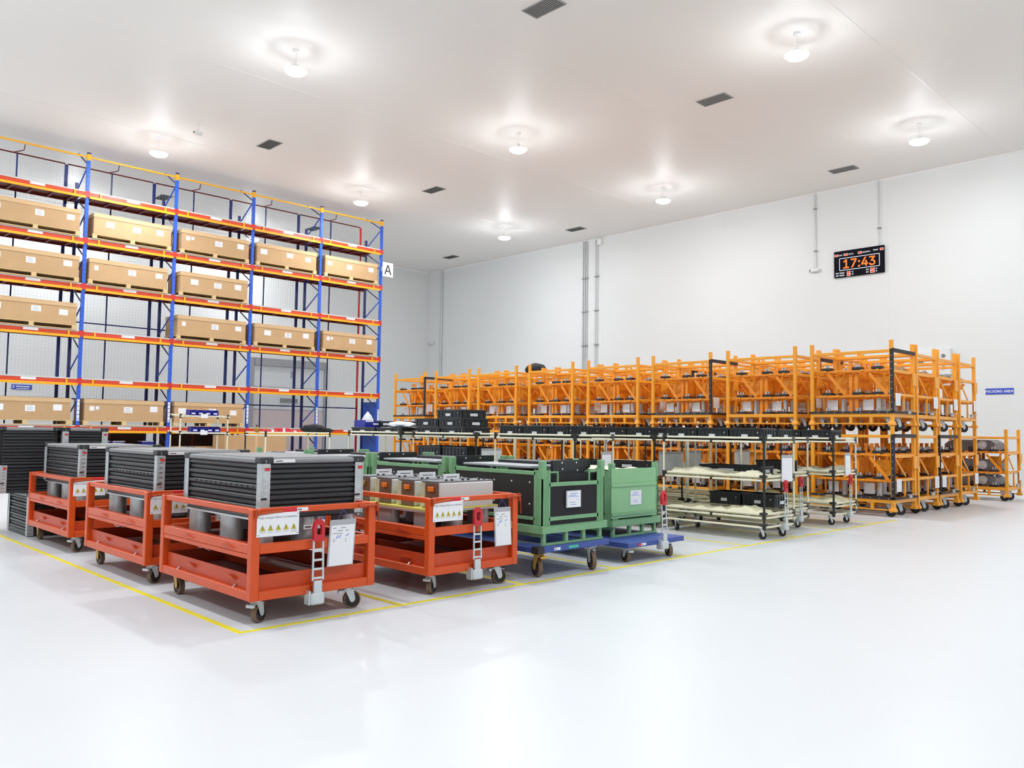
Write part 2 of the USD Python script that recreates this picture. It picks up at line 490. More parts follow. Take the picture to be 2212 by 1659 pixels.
def tow_bar(parent, x, y, z0, z1, lean=0.0, s=1.0):
    """A folded-up tow bar on the front face (towards -y)."""
    b = MB().box(x - .075 * s, x - .055 * s, y - .05, y + .03, z0, z0 + .12, .004).box(x - .06 * s, x + .07 * s, y - .07, y, z0, z0 + .1, .012).box(x - .03 * s, x + .05 * s, y - .055, y - .025, z0 + .09, z0 + .2, .006)
    t = P(parent, 'tow_bar', b, 'zinc')
    g = MB()
    a, c = z0 + .2, z1 - .17
    for sx in (-1, 1):
        g.bar((x + .01 + sx * .05 * s, y - .04, a), (x + .01 + sx * .045 * s + lean, y - .035, c), .017, .016, .003)
    n = 4
    for k in range(n):
        q = k / (n - 1)
        z, dx = a + (c - a) * (.06 + .66 * q), lean * (.06 + .66 * q)
        g.bar((x + .01 - .048 * s + dx, y - .039, z), (x + .01 + .048 * s + dx, y - .039, z), .012, .02, .003)
    P(t, 'ladder', g, 'zinc')
    o = [(.052 * math.sin(u) * s, .085 + (.035 + .05 * s) * (-math.cos(u)) if abs(math.cos(u)) > 2 else .085 + .085 * -math.cos(u)) for u in np.linspace(0, 2 * np.pi, 20, endpoint=False)]
    outer = [(-.05 * s, -.01), (.05 * s, -.01), (.056 * s, .1), (.044 * s, .15), (.018 * s, .175), (-.018 * s, .175), (-.044 * s, .15), (-.056 * s, .1)]
    inner = [(-.02 * s, .045), (.02 * s, .045), (.024 * s, .1), (.018 * s, .128), (-.018 * s, .128), (-.024 * s, .1)]
    m = MB().prism((outer, inner), 'y', y - .05, y - .02)
    v, f = m.mesh()
    P(t, 'grip', MB().add(v + np.array([x + .01 + lean, 0, z1 - .175]), f), 'grip_red')


def sticker(parent, name, x0, x1, y, z0, z1, mat_='paper', ink=True, t=.003):
    p = P(parent, name, box(x0, x1, y - t, y, z0, z1), mat_)
    if ink:
        P(p, 'print', box(x0 + (x1 - x0) * .08, x0 + (x1 - x0) * .42, y - t - .001, y - t, z0 + (z1 - z0) * .35, z0 + (z1 - z0) * .6), 'ink_dark')
    return p


def pouch(loc, w, h, label, string=.12, lean=0.0, mat_='paper', marks=True, cat='document pouch'):
    """A paper in a clear sleeve, hung by a blue string; faces -y, hangs down from loc."""
    g = thing('document_pouch', label, cat, loc, group='paper sheets hung on the carts')
    P(g, 'string', MB().tube([(w * .5, 0, 0), (w * .3, -.004, -string)], .002, 6).tube([(w * .5, 0, 0), (w * .75, -.004, -string)], .002, 6), 'string_blue')
    sh = lean * h
    a = [(0, -string), (w, -string), (w + sh, -string - h), (sh, -string - h)]
    P(g, 'sleeve', MB().prism(a, 'y', -.006, -.002), 'sleeve')
    k = .12
    b = [(.015 + sh * k, -string - h * k), (w - .012 + sh * k, -string - h * k), (w - .012 + sh * .99, -string - h * .985), (.015 + sh * .99, -string - h * .985)]
    s = P(g, 'paper', MB().prism(b, 'y', -.0085, -.006), mat_)
    if marks:
        m, n = MB(), MB()
        for (u0, u1, q, t) in ((.12, .25, .17, .008), (.42, .62, .17, .008), (.3, .5, .23, .008), (.6, .74, .23, .008), (.12, .5, .29, .006)):
            m.box(w * u0 + sh * q, w * u1 + sh * q, -.0095, -.0085, -string - h * q - t, -string - h * q)
        for (u0, u1, q, t) in ((.26, .34, .335, .03), (.36, .44, .33, .028), (.64, .74, .32, .02)):
            n.bar((w * u0 + sh * q, -.009, -string - h * q - t), (w * u1 + sh * q, -.009, -string - h * q), .001, .008)
        for (u, q) in ((.15, .41), (.19, .44), (.15, .46), (.62, .42), (.62, .47)):
            m.box(w * u + sh * q, w * u + .012 + sh * q, -.0095, -.0085, -string - h * q - .008, -string - h * q)
        P(s, 'print', m, 'ink_grey')
        P(s, 'handwriting', n, 'ink_blue')
    return g


# ---------------------------------------------------------------- red trolleys
def trolley(loc, label, name='red_trolley'):
    L, W = 1.88, 1.2
    t = thing(name, label, 'trolley', loc, group='red steel battery trolleys')
    p = .075
    for x in (0, W - p):
        for y in (0, L - p):
            P(t, 'post', box(x, x + p, y, y + p, .2, .94, .006), 'cart_red')
    for x in (.006, W - p + .006):
        P(t, 'side_plate', box(x, x + p - .012, p, L - p, .535, .574, .004), 'cart_red')
    for (z0, z1, nm) in ((.2, .275, 'base_rail'), (.576, .655, 'middle_rail'), (.895, .945, 'top_rail')):
        d = .012 if nm == 'top_rail' else .004
        for x in (0, W - p):
            P(t, nm, box(x + d, x + p - d, p, L - p, z0, z1, .005), 'cart_red')
        for y in (0, L - p):
            P(t, nm, box(p, W - p, y + d, y + p - d, z0, z1, .005), 'cart_red')
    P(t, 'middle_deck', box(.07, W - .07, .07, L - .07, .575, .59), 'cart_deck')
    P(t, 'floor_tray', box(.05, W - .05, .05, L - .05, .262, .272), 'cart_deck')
    # tray sides lean outwards inside the bottom frame
    P(t, 'tray_panel', MB().bar((.055, .08, .335), (.055, L - .08, .335), .012, .13), 'cart_tray')
    P(t, 'tray_panel', MB().bar((W - .055, .08, .335), (W - .055, L - .08, .335), .012, .13), 'cart_tray')
    P(t, 'tray_panel', MB().bar((.08, .055, .335), (W - .08, .055, .335), .012, .13), 'cart_tray')
    P(t, 'tray_panel', MB().bar((.08, L - .055, .335), (W - .08, L - .055, .335), .012, .13), 'cart_tray')
    P(t, 'tray_divider', box(.62, .635, .07, L - .07, .27, .33), 'cart_tray')
    for y in (.42, 1.22):
        P(t, 'latch', MB().prism([(y - .09, .335), (y + .09, .335), (y + .05, .36), (y - .02, .36)], 'x', .02, .05), 'cart_tray')
        P(t, 'latch', MB().prism([(y - .11, .6), (y + .11, .6), (y + .06, .625), (y + .02, .625)], 'x', -.012, .004), 'cart_tray')
    for y in (.35, 1.5):
        P(t, 'bolt', MB().cyl((.01, y, .262), (.045, y, .292), .008, 8), 'chrome')
    P(t, 'wire_handle', MB().tube([(.2, 1.35, .57), (.2, 1.35, .47), (.2, 1.2, .46), (.2, 1.1, .52), (.2, 1.1, .57)], .006, 8).tube([(.2, 1.27, .57), (.2, 1.27, .465), (.35, 1.2, .47)], .006, 8), 'chrome', smooth=30)
    P(t, 'hinge_pin', MB().cyl((.02, -.012, .9), (.26, -.012, .92), .011, 8).box(.015, .035, -.03, .0, .87, .945, .004), 'hinge_copper', smooth=30)
    P(t, 'hinge_pin', MB().cyl((W - .19, -.012, .915), (W + .02, -.012, .92), .011, 8).box(W - .005, W + .012, -.025, .005, .86, .945, .004).bar((W + .015, -.02, .9), (W + .02, -.02, .73), .006, .01), 'hinge_copper', smooth=30)
    P(t, 'guard_strip', box(.265, .4, .004, .012, .898, .942, .002), 'sticker_red')
    sticker(t, 'name_plate', .405, .51, .012, .905, .935)
    s = P(t, 'warning_sign', box(.035, .415, -.012, -.004, .715, .905, .002), 'paper')
    P(s, 'sign_text', MB().text('High voltage lithium ion batteries', .0165, (.225, -.0125, .862), (1, 0, 0), (0, 0, 1), .001, center=True), 'ink_grey')
    for k in range(5):
        cx, cz = .085 + k * .07, .785
        tri = [(cx - .026, cz - .022), (cx + .026, cz - .022), (cx, cz + .026)]
        q = P(s, 'triangle', MB().prism(tri, 'y', -.0132, -.0122), 'ink_dark')
        P(s, 'triangle', MB().prism([(cx - .0235, cz - .0205), (cx + .0235, cz - .0205), (cx, cz + .0225)], 'y', -.0142, -.0132), 'sign_yellow')
        P(s, 'symbol', MB().box(cx - .003, cx + .003, -.0148, -.0142, cz - .006, cz + .01).box(cx - .007, cx + .008, -.0148, -.0142, cz - .014, cz - .009), 'ink_dark')
        P(s, 'caption', box(cx - .026, cx + .024, -.0128, -.012, cz - .036, cz - .033), 'ink_grey')
        if k == 4:
            P(s, 'caption', box(cx - .026, cx + .024, -.0128, -.012, cz - .044, cz - .041), 'ink_grey')
    for x, z in ((.05, .73), (.4, .73), (.05, .89), (.4, .89)):
        P(s, 'screw', MB().cyl((x, -.0135, z), (x, -.012, z), .004, 8), 'ink_dark')
    tow_bar(t, .58, 0, .115, .83)
    for (x, y, yaw, fork, br) in ((.12, .12, 205, 'zinc', True), (W - .2, .12, 158, 'zinc', True), (.13, L - .15, 90, 'caster_yellow', False), (W - .2, L - .15, 90, 'caster_yellow', False)):
        caster(t, x, y, .2, .078, yaw, fork, 'tread_brown', br, .05)
    return t


def folded_box(loc, label, slats=9, deck=True, dims=(1.0, 1.555), group='folded black pallet boxes on the red trolleys', name='folded_pallet_box', legs=True, lid=True, brackets=True):
    """A folded black pallet box: grey lid, ribbed boards on four sides, galvanised corner brackets, deck on galvanised legs. Base at z=0."""
    W, L = dims
    g = thing(name, label, 'pallet box', loc, group=group)
    z = 0.0
    if legs:
        for x in (0.02, W / 2 - .07, W - .16):
            for y in (.02, L / 2 - .2, L - .3):
                prof = [(x + .0, y + .05), (x + .03, y + .01), (x + .07, y), (x + .11, y + .01), (x + .14, y + .05), (x + .14, y + .23), (x + .11, y + .27), (x + .03, y + .27), (x, y + .23)]
                P(g, 'leg', MB().prism(prof, 'z', 0, .23), 'galvanised', smooth=50)
        for x in (.0, W - .02):
            P(g, 'deck_flange', box(x, x + .02, .02, L - .02, .215, .232), 'zinc')
        z = .23
    if deck:
        P(g, 'deck', box(-.005, W + .005, -.005, L + .005, z, z + .07, .01), 'black_plastic')
        z += .07
    h = .045

    def slat(x0, x1, y0, y1, k):
        P(g, 'slat', box(x0, x1, y0, y1, z + k * h + .003, z + (k + 1) * h - .004, .008), 'black_plastic')
    for k in range(slats):
        e = .012 if k % 2 else .0
        slat(e, .03, .06, L - .06, k)
        slat(W - .03, W - e, .06, L - .06, k)
        slat(.06, W - .06, e, .03, k)
        slat(.06, W - .06, L - .03, L - e, k)
    if slats > 3:
        kk = z + slats * h * .48
        teeth = MB()
        for i in range(12):
            y = .15 + i * (L - .3) / 12
            teeth.box(-.006, .02, y, y + .05, kk, kk + .018)
        P(g, 'rib_lock', teeth, 'black_plastic')
    top = z + slats * h
    P(g, 'core', box(.03, W - .03, .03, L - .03, z, top - .002), 'liner_black')
    for sx in ((0, 1) if brackets else ()):
        for sy in (0, 1):
            x0, y0 = (-.008 if sx == 0 else W - .075), (-.008 if sy == 0 else L - .075)
            xs = (-.008, -.002) if sx == 0 else (W + .002, W + .008)
            ys = (-.008, -.002) if sy == 0 else (L + .002, L + .008)
            lo = -.0 if not deck else z - .06
            m = MB().box(xs[0], xs[1], y0, y0 + .083, lo, top).box(x0, x0 + .083, ys[0], ys[1], lo, top)
            m.box(*( (-.012, .0) if sx == 0 else (W, W + .012)), *((-.012, .0) if sy == 0 else (L, L + .012)), lo, top)
            b = P(g, 'corner_bracket', m, 'galvanised')
            if sy == 0:
                q = MB()
                for i in range(max(2, slats)):
                    zz = lo + .03 + i * (top - lo - .06) / max(1, slats - 1)
                    q.box(x0 + .02, x0 + .06, ys[0] - .004, ys[0], zz, zz + .008)
                P(b, 'hook', q, 'chrome')
                P(b, 'clip', box(x0 - .0, x0 + .05, ys[0] - .008, ys[0], lo + (top - lo) * .34, lo + (top - lo) * .34 + .016), 'rubber_black')
                P(b, 'tag', box(x0 + .03, x0 + .075, ys[0] - .006, ys[0] - .001, top - .06, top - .035), 'sticker_red')
    if lid:
        l = P(g, 'lid', box(-.015, W + .015, -.015, L + .015, top, top + .045, .012), 'lid_grey')
        P(l, 'lid_panel', box(.05, W - .05, .05, L - .05, top + .045, top + .05), 'lid_grey')
        if legs:
            sticker(l, 'name_plate', W * .1, W * .3, -.015, top + .008, top + .036)
            sticker(g, 'name_plate', W * .42, W * .6, .02, .12, .16)
        for x in (-.02, W - .1):
            for y in (-.02, L - .1):
                P(l, 'lid_corner', MB().box(x, x + .05, y, y + .12, top + .0, top + .058, .01).box(x + .05, x + .12, y, y + .05, top, top + .058, .01), 'black_plastic')
    return g


def battery(loc, label, n):
    g = thing('battery_module', label, 'battery', loc, group='battery modules on the second red trolley')
    P(g, 'housing', box(.012, .77, 0, .3, 0, .265, .012), 'battery_side')
    e = P(g, 'end_plate', box(0, .012, .0, .21, .005, .26, .004), 'battery_end')
    P(e, 'plug', MB().cyl((-.03, .09, .2), (0, .09, .2), .025, 12).box(-.022, 0, .06, .15, .175, .225, .006), 'plug_orange' if n != 3 else 'brass', smooth=30)
    P(e, 'bolt', MB().cyl((-.006, .05, .06), (0, .05, .06), .012, 8).cyl((-.006, .19, .1), (0, .19, .1), .014, 8), 'ink_dark', smooth=30)
    for k in range(4):
        P(g, 'cell_rib', box(.002, .012, .222 + k * .02, .236 + k * .02, .01, .25), 'cell_beige')
    t = P(g, 'top_plate', box(.005, .765, .01, .29, .265, .28, .003), 'battery_top')
    for k in range(9):
        P(t, 'terminal', MB().cyl((.08 + k * .075, .06, .28), (.08 + k * .075, .06, .296), .014, 8), 'gear_dark' if k % 3 else 'dot_white', smooth=30)
    c = P(g, 'label_card', box(.2, .42, .16, .165, .28, .345), 'paper', 'white paper card standing on the battery top')
    P(c, 'print', box(.24, .38, .158, .16, .31, .316), 'ink_dark')
    return g


def trolleys():
    spots = [((3.13, 6.19, 0), 'red steel trolley at the corner of the yellow tape, nearest the viewer'),
             ((3.14, 8.47, 0), 'red steel trolley second in the row along the yellow tape, behind the nearest'),
             ((3.2, 11.17, 0), 'red steel trolley third in the row, farthest back beside the floor stack'),
             ((4.95, 6.19, 0), 'red steel trolley carrying silver battery modules, beside the green crates')]
    t = trolley(*spots[0])
    for loc, lab in spots[1:]:
        copy(t, lab, loc, group='red steel battery trolleys')
    b = folded_box((3.33, 6.44, .592), 'folded black pallet box with grey lid on the nearest red trolley')
    copy(b, 'folded black pallet box with grey lid on the second red trolley', (3.33, 8.72, .592), group='folded black pallet boxes on the red trolleys')
    copy(b, 'folded black pallet box with grey lid on the third red trolley', (3.38, 11.42, .592), group='folded black pallet boxes on the red trolleys')
    # pallet under the batteries
    g = thing('battery_pallet', 'galvanised pallet with yellow edged tray under the silver battery modules', 'pallet', (5.1, 6.44, .59))
    for x in (.06, .42, .79):
        for y in (.04, .65, 1.2):
            prof = [(x, y + .05), (x + .03, y + .01), (x + .07, y), (x + .11, y + .01), (x + .14, y + .05), (x + .14, y + .23), (x + .11, y + .27), (x + .03, y + .27), (x, y + .23)]
            P(g, 'leg', MB().prism(prof, 'z', 0, .18), 'galvanised', smooth=50)
    P(g, 'deck', box(0, .99, 0, 1.54, .18, .205, .004), 'zinc')
    P(g, 'tray_rim', MB().box(0, .99, 0, .012, .205, .222).box(0, .012, .012, 1.54, .205, .222).box(.978, .99, .012, 1.54, .205, .222), 'tray_yellow')
    P(g, 'tray_floor', box(.012, .978, .012, 1.54, .205, .21), 'tray_yellow')
    names = ['with long blank silver side facing the aisle, nearest of four', 'behind the nearest module, with orange plug and white card', 'third from the aisle, with white card on top', 'last of four, farthest from the aisle tape']
    for k in range(4):
        battery((5.27, 6.46 + k * .405, .8), f'silver battery module {names[k]}', k)
    pouch((3.13 + .72, 6.19 + .0, .9), .265, .4, 'white form in clear sleeve hanging from the nearest red trolley', .09, -.06)
    pouch((4.95 + .84, 6.19 + .0, .9), .24, .4, 'white form in clear sleeve hanging from the battery trolley', .09, .06)
    pouch((3.14 + .72, 8.47, .9), .265, .4, 'white form in sleeve hanging on the second trolley, behind the warning sign', .09, -.03)
    # stacks on the floor behind the third trolley
    gs = 'folded black pallet boxes stacked on the floor'
    a = folded_box((3.26, 13.24, 0), 'low stack of folded black boxes on the floor beside the third trolley', 11, True, (1.1, 1.1), gs, 'floor_box_stack', legs=False)
    folded_box((2.95, 13.5, .612), 'black folded box on the floor stack, at the left picture edge', 9, False, (.74, 1.1), gs, 'floor_box_stack', legs=False, lid=False)
    folded_box((2.9, 13.52, 1.02), 'tall black folded box on top of the floor stack at picture edge', 11, False, (.8, 1.1), gs, 'floor_box_stack', legs=False, brackets=False)
    folded_box((3.74, 13.5, .612), 'black folded box with bright bracket above the third trolley', 20, False, (.62, 1.2), gs, 'floor_box_stack', legs=False)


# ---------------------------------------------------------------- green crates on blue dollies
def dolly(loc, W, L, z0, r, label, tow):
    g = thing('blue_dolly', label, 'dolly', loc, group='blue flat dollies under the green crates')
    P(g, 'platform', box(0, W, 0, L, z0, z0 + .065, .006), 'dolly_blue')
    for x in ((0,) if not tow else ()):
        P(g, 'bumper', MB().prism([(x - .012, -.012), (x + .092, -.012), (x + .092, .05), (x + .06, .09), (x - .012, .09)], 'z', z0 - .004, z0 + .071), 'rubber_black')
    sticker(g, 'name_sticker', .26, .36, 0, z0 + .015, z0 + .045)
    if tow:
        tow_bar(g, .58 * W, 0, z0 - .06, z0 + .68, -.02)
        P(g, 'sticker', box(.2, .26, -.003, 0, z0 + .015, z0 + .045), 'sticker_red')
    else:
        P(g, 'sticker', box(.5, .66, -.003, 0, z0 + .018, z0 + .048), 'sticker_teal')
    for (x, y, yaw, f) in ((.14, .12, 250, 'caster_yellow' if not tow else 'zinc'), (W - .2, .12, 60, 'zinc'), (.14, L - .16, 90, 'zinc'), (W - .2, L - .16, 90, 'zinc')):
        caster(g, x, y, z0, r, yaw, f, 'tread_brown', True, .05)
    return g


def green_crate(loc, label, front='foam', H=.83, W=1.07, L=1.6):
    g = thing('green_crate', label, 'crate', loc, group='green steel crates')
    G = 'green_steel'
    for y in (.0, L - .04):
        P(g, 'base_rail', box(.02, W - .02, y, y + .04, 0, .025), G)
        for x in (.02, W * .36, W * .64, W - .09):
            P(g, 'base_upright', box(x, x + .05, y, y + .04, .025, .135, .003), G)
    for x in (.02, W - .06):
        P(g, 'base_rail', box(x, x + .04, .04, L - .04, .09, .135), G)
    for y in (-.03, L - .03):
        P(g, 'base_beam', MB().prism([(y, .135), (y + .06, .135), (y + .06, .21), (y + .03, .22), (y, .21)], 'x', -.02, W + .02), G)
    for x in (-.03, W - .03):
        P(g, 'base_beam', MB().prism([(x, .135), (x + .06, .135), (x + .06, .21), (x + .03, .22), (x, .21)], 'y', .03, L - .03), G)
    for sx in (0, 1):
        for sy in (0, 1):
            x0, y0 = (0 if sx == 0 else W - .13), (0 if sy == 0 else L - .13)
            xs = (0, .012) if sx == 0 else (W - .012, W)
            ys = (0, .012) if sy == 0 else (L - .012, L)
            m = MB().box(xs[0], xs[1], y0, y0 + .13, .22, H).box(x0, x0 + .13, ys[0], ys[1], .22, H)
            for q in (.03, .065, .1):
                m.cyl((xs[0] if sx == 0 else xs[1], y0 + q, .22), (xs[0] if sx == 0 else xs[1], y0 + q, H), .01, 8)
                m.cyl((x0 + q, ys[0] if sy == 0 else ys[1], .22), (x0 + q, ys[0] if sy == 0 else ys[1], H), .01, 8)
            p = P(g, 'corner_post', m, G, smooth=30)
            sxx = (-.005, .065) if sx == 0 else (W - .065, W + .005)
            syy = (-.005, .065) if sy == 0 else (L - .065, L + .005)
            P(p, 'stacking_stub', box(*sxx, *syy, H - .1, H + .1, .006), G)
    for x in (0, W - .03):
        P(g, 'side_rail', box(x, x + .03, .11, L - .11, H - .06, H - .015, .004), G)
        P(g, 'side_rail', box(x, x + .03, .11, L - .11, .27, .31, .004), G)
        s = P(g, 'side_panel', box(x + .008, x + .022, .1, L - .1, .22, H - .05), 'liner_black')
        for k in range(5):
            for z in (H - .14, .45):
                xx = x + (.006 if x == 0 else .018)
                P(s, 'rivet', MB().cyl((xx - .004 if x == 0 else xx, .2 + k * .29, z), (xx if x == 0 else xx + .008, .2 + k * .29, z), .011, 8), 'dot_white')
    for y in (0, L - .03):
        P(g, 'front_rail', box(.1, W - .1, y, y + .03, .265, .31, .004), G)
        if front == 'foam':
            P(g, 'front_panel', box(.08, W - .08, y + .01, y + .025, .22, .665), 'foam_black')
            P(g, 'front_rail', box(.1, W - .1, y, y + .03, .645, .69, .004), G)
            for x0, x1 in ((.11, .27), (W - .27, W - .11)):
                P(g, 'hoop', MB().box(x0, x1, y + .005, y + .022, .795, .812).box(x1 - .015 if x0 < .5 else x0, x1 if x0 < .5 else x0 + .015, y + .005, y + .022, .69, .795), G)
        else:
            P(g, 'front_panel', box(-.02, W - .07, y - .012, y - .001, .24, H + .03) if y == 0 else box(.08, W - .08, y + .008, y + .026, .24, H + .02), 'green_panel')
            P(g, 'front_rail', box(-.02, W - .07, y - .03, y - .012, .645, .685, .004), 'green_panel')
            P(g, 'front_rail', box(-.02, W - .07, y - .03, y - .012, .27, .31, .004), G)
    pl = P(g, 'placard', box(W * .36, W * .36 + .24, -.02, -.012 if front == 'panel' else -.004, .4, .59), 'paper_grey')
    q = P(pl, 'sheet', box(W * .36 + .015, W * .36 + .225, -.022, -.02, .405, .575), 'paper')
    m = MB()
    for z, a, b in ((.555, .05, .18), (.535, .03, .15), (.52, .02, .2), (.49, .05, .06), (.49, .16, .175), (.455, .04, .14), (.43, .06, .16)):
        m.box(W * .36 + a, W * .36 + b, -.0228, -.022, z, z + .006)
    P(pl, 'print', m, 'ink_blue')
    if front == 'foam':
        f = P(g, 'inner_liner', MB().box(.05, W - .05, .06, .1, .3, .78).box(.05, .09, .1, L - .05, .3, .78).box(W - .09, W - .05, .1, L - .05, .3, .78), 'foam_black')
        P(g, 'inner_bracket', MB().prism([(.3, .72), (.36, .7), (.42, .74), (.55, .74), (.6, .7), (.68, .74), (.8, .78), (W - .12, .84), (W - .12, .93), (.3, .93)], 'y', .12, .16), 'tote_black')
        d = MB()
        for x, z in ((.45, .9), (.7, .9), (.46, .83), (.72, .81), (.38, .78)):
            d.cyl((x, .118, z), (x, .122, z), .012, 8)
        P(g, 'bolt', d, 'dot_white', kind='stuff')
        P(g, 'inner_tray', box(.1, W - .3, .3, L - .15, .84, .865, .004), 'liner_grey', 'pale grey sheet lying in the crate top')
        P(g, 'inner_tray', box(.55, W - .12, .5, L - .3, .865, .9, .004), 'tote_black')
    else:
        v = np.array([[x, y, H - .02 + .06 * meshkit.fbm(np.array([x * 5, y * 5, 0]), 3)] for x in np.linspace(.05, W - .05, 20) for y in np.linspace(.04, L - .05, 26)])
        f = [[i * 26 + j, (i + 1) * 26 + j, (i + 1) * 26 + j + 1, i * 26 + j + 1] for i in range(19) for j in range(25)]
        f = np.array(f)
        P(g, 'cloth', MB().add(v, np.vstack([f[:, [0, 1, 2]], f[:, [0, 2, 3]]])), 'cream_cloth', 'crumpled cream cloth filling the crate top', smooth=True)
        P(g, 'inner_floor', box(.05, W - .05, .05, L - .05, .3, .32), 'green_steel')
    return g


def crates():
    dolly((6.42, 6.15, 0), 1.22, 1.9, .28, .105, 'blue flat dolly with yellow fork under the black panelled green crate', False)
    dolly((8.03, 6.17, 0), 1.2, 2.1, .19, .078, 'blue flat dolly with red grip bar under the pale green crate', True)
    c = green_crate((6.53, 6.2, .347), 'green steel crate with black foam panel and placard, nearest the battery trolley')
    for k, lab in ((1, 'green steel crate with black sides, second in the row behind the dolly'), (2, 'green steel crate with black sides, third in the row behind the dolly'), (3, 'green steel crate with black sides, last in the row behind the dolly')):
        copy(c, lab, (6.53, 6.2 + k * 1.68, .347), group='green steel crates')
    dolly_under = [(6.42, 8.16), (6.42, 10.17)]
    for k, (x, y) in enumerate(dolly_under):
        copy('/World/blue_dolly', f'blue flat dolly under the {NTH[k + 1]} black sided green crate', (x, y, 0), group='blue flat dollies under the green crates')
    copy('/World/blue_dolly', 'blue flat dolly under the last black sided green crate', (6.42, 12.18, 0), group='blue flat dollies under the green crates')
    green_crate((8.27, 6.62, .257), 'pale green panelled steel crate with white placard and cream cloth on top', 'panel', H=.85, W=1.0, L=1.5)


# ---------------------------------------------------------------- cream pipe carts
def cream_cart(loc, label, name='cream_cart', tow=True, W=.94, L=1.82):
    g = thing(name, label, 'cart', loc, group='cream pipe shelf carts')
    r = .017
    corners = ((0, 0), (W, 0), (0, L), (W, L))
    for (x, y) in corners:
        P(g, 'post', MB().cyl((x, y, .16), (x, y, 1.57), r, 12), 'joint_black' if (x, y) == (0, 0) else 'cream_pipe', 'dark corner post' if (x, y) == (0, 0) else None, smooth=30)
    o = .034
    for z in (.2, .34, .4, .905, .965, 1.49, 1.55):
        for x in (0, W):
            P(g, 'rail', MB().cyl((x, o, z), (x, L - o, z), r, 10), 'cream_pipe', smooth=30)
        if z != .2 or True:
            for y in (0, L):
                P(g, 'rail', MB().cyl((o, y, z), (W - o, y, z), r, 10), 'cream_pipe', smooth=30)
    for (x, y) in corners:
        for z0, z1 in ((.17, .24), (.315, .43), (.88, .99), (1.465, 1.58)):
            sx, sy = (1 if x == 0 else -1), (1 if y == 0 else -1)
            P(g, 'joint', MB().cyl((x, y, z0), (x, y, z1), r + .008, 10).cyl((x, y, (z0 + z1) / 2 + .03), (x + sx * .07, y, (z0 + z1) / 2 + .03), r + .005, 8).cyl((x, y, (z0 + z1) / 2 + .03), (x, y + sy * .07, (z0 + z1) / 2 + .03), r + .005, 8), 'joint_black' if x == 0 else 'joint_grey', smooth=30)
    for x in (0, W):
        for z in (.37, .935, 1.52):
            P(g, 'joint', box(x - .02, x + .02, L / 2 - .02, L / 2 + .02, z - .055, z - .005, .004), 'joint_black')
    for z in (.375, .94, 1.5):
        P(g, 'shelf', box(.02, W - .02, .02, L - .02, z - .006, z + .004), 'cream_cloth' if z < 1.4 else 'liner_black')
    for (x, y) in ((.16, .14), (W - .16, .14), (.16, L - .14), (W - .16, L - .14)):
        caster(g, x, y, .182, .058, 140 if y < .5 else 60, 'zinc', 'wheel_black', False, .034)
    if tow:
        tow_bar(g, W * .6, -.02, .13, .9, random.uniform(-.02, .06), .8)
    return g


def cloth(loc, w, l, label, seed, h=.12):
    n, m = 18, 28
    xs, ys = np.linspace(0, w, n), np.linspace(0, l, m)
    pts = np.array([[x, y, 0] for x in xs for y in ys])
    q = meshkit.fbm(pts * np.array([4.0, 3.0, 0]) + seed * 7.3, 4, seed)
    edge = np.minimum(1, 9 * np.minimum.reduce([pts[:, 0], w - pts[:, 0], pts[:, 1], l - pts[:, 1]]) / min(w, l))
    pts[:, 2] = .012 + h * np.clip(q - .38, 0, 1) * 2.0 * edge
    f = np.array([[i * m + j, (i + 1) * m + j, (i + 1) * m + j + 1, i * m + j + 1] for i in range(n - 1) for j in range(m - 1)])
    lowp = pts.copy()
    lowp[:, 2] = 0
    N = len(pts)
    f2 = np.vstack([f[:, [0, 1, 2]], f[:, [0, 2, 3]]])
    rim = [i * m for i in range(n)] + [(n - 1) * m + j for j in range(1, m)] + [i * m + m - 1 for i in range(n - 2, -1, -1)] + [j for j in range(m - 2, 0, -1)]
    side = []
    for a, b in zip(rim, rim[1:] + rim[:1]):
        side += [[a, a + N, b + N], [a, b + N, b]]
    whole('cover_cloth', MB().add(np.vstack([pts, lowp]), np.vstack([f2, f2[:, ::-1] + N, np.array(side)])), 'cream_cloth', label, 'cloth', loc, 'cream cloths on the cart shelves', smooth=40)


def tote_mesh(parent, W, L, H):
    t = .012
    P(parent, 'body', MB().box(0, t, 0, L, 0, H).box(W - t, W, 0, L, 0, H).box(t, W - t, 0, t, 0, H).box(t, W - t, L - t, L, 0, H).box(t, W - t, t, L - t, 0, t), 'tote_black')
    P(parent, 'rim', MB().box(-.012, .0, -.012, L + .012, H - .035, H, .003).box(W, W + .012, -.012, L + .012, H - .035, H, .003).box(0, W, -.012, 0, H - .035, H, .003).box(0, W, L, L + .012, H - .035, H, .003), 'tote_black')
    for y in np.linspace(.04, L - .06, 7):
        for x in (-.008, W):
            P(parent, 'rib', box(x, x + .008, y, y + .018, .02, H - .035), 'tote_black')
    for x in np.linspace(.04, W - .06, 5):
        for y in (-.008, L):
            P(parent, 'rib', box(x, x + .018, y, y + .008, .02, H - .035), 'tote_black')
    for x0, x1, y0, y1 in ((-.014, -.008, L * .42, L * .62), (W * .35, W * .65, -.014, -.008)):
        P(parent, 'label_card', box(x0, x1, y0, y1, H * .25, H * .25 + .05), 'paper_grey')
    P(parent, 'bolt', MB().cyl((-.016, L * .12, H * .62), (-.006, L * .12, H * .62), .009, 8), 'dot_white')


TOTE = {}


def tote(loc, label, size=(.42, .58, .2)):
    if size in TOTE:
        return copy(TOTE[size], label, loc, group='black plastic totes on the cream carts')
    g = TOTE[size] = thing('black_tote', label, 'tote', loc, group='black plastic totes on the cream carts')
    tote_mesh(g, *size)
    return g


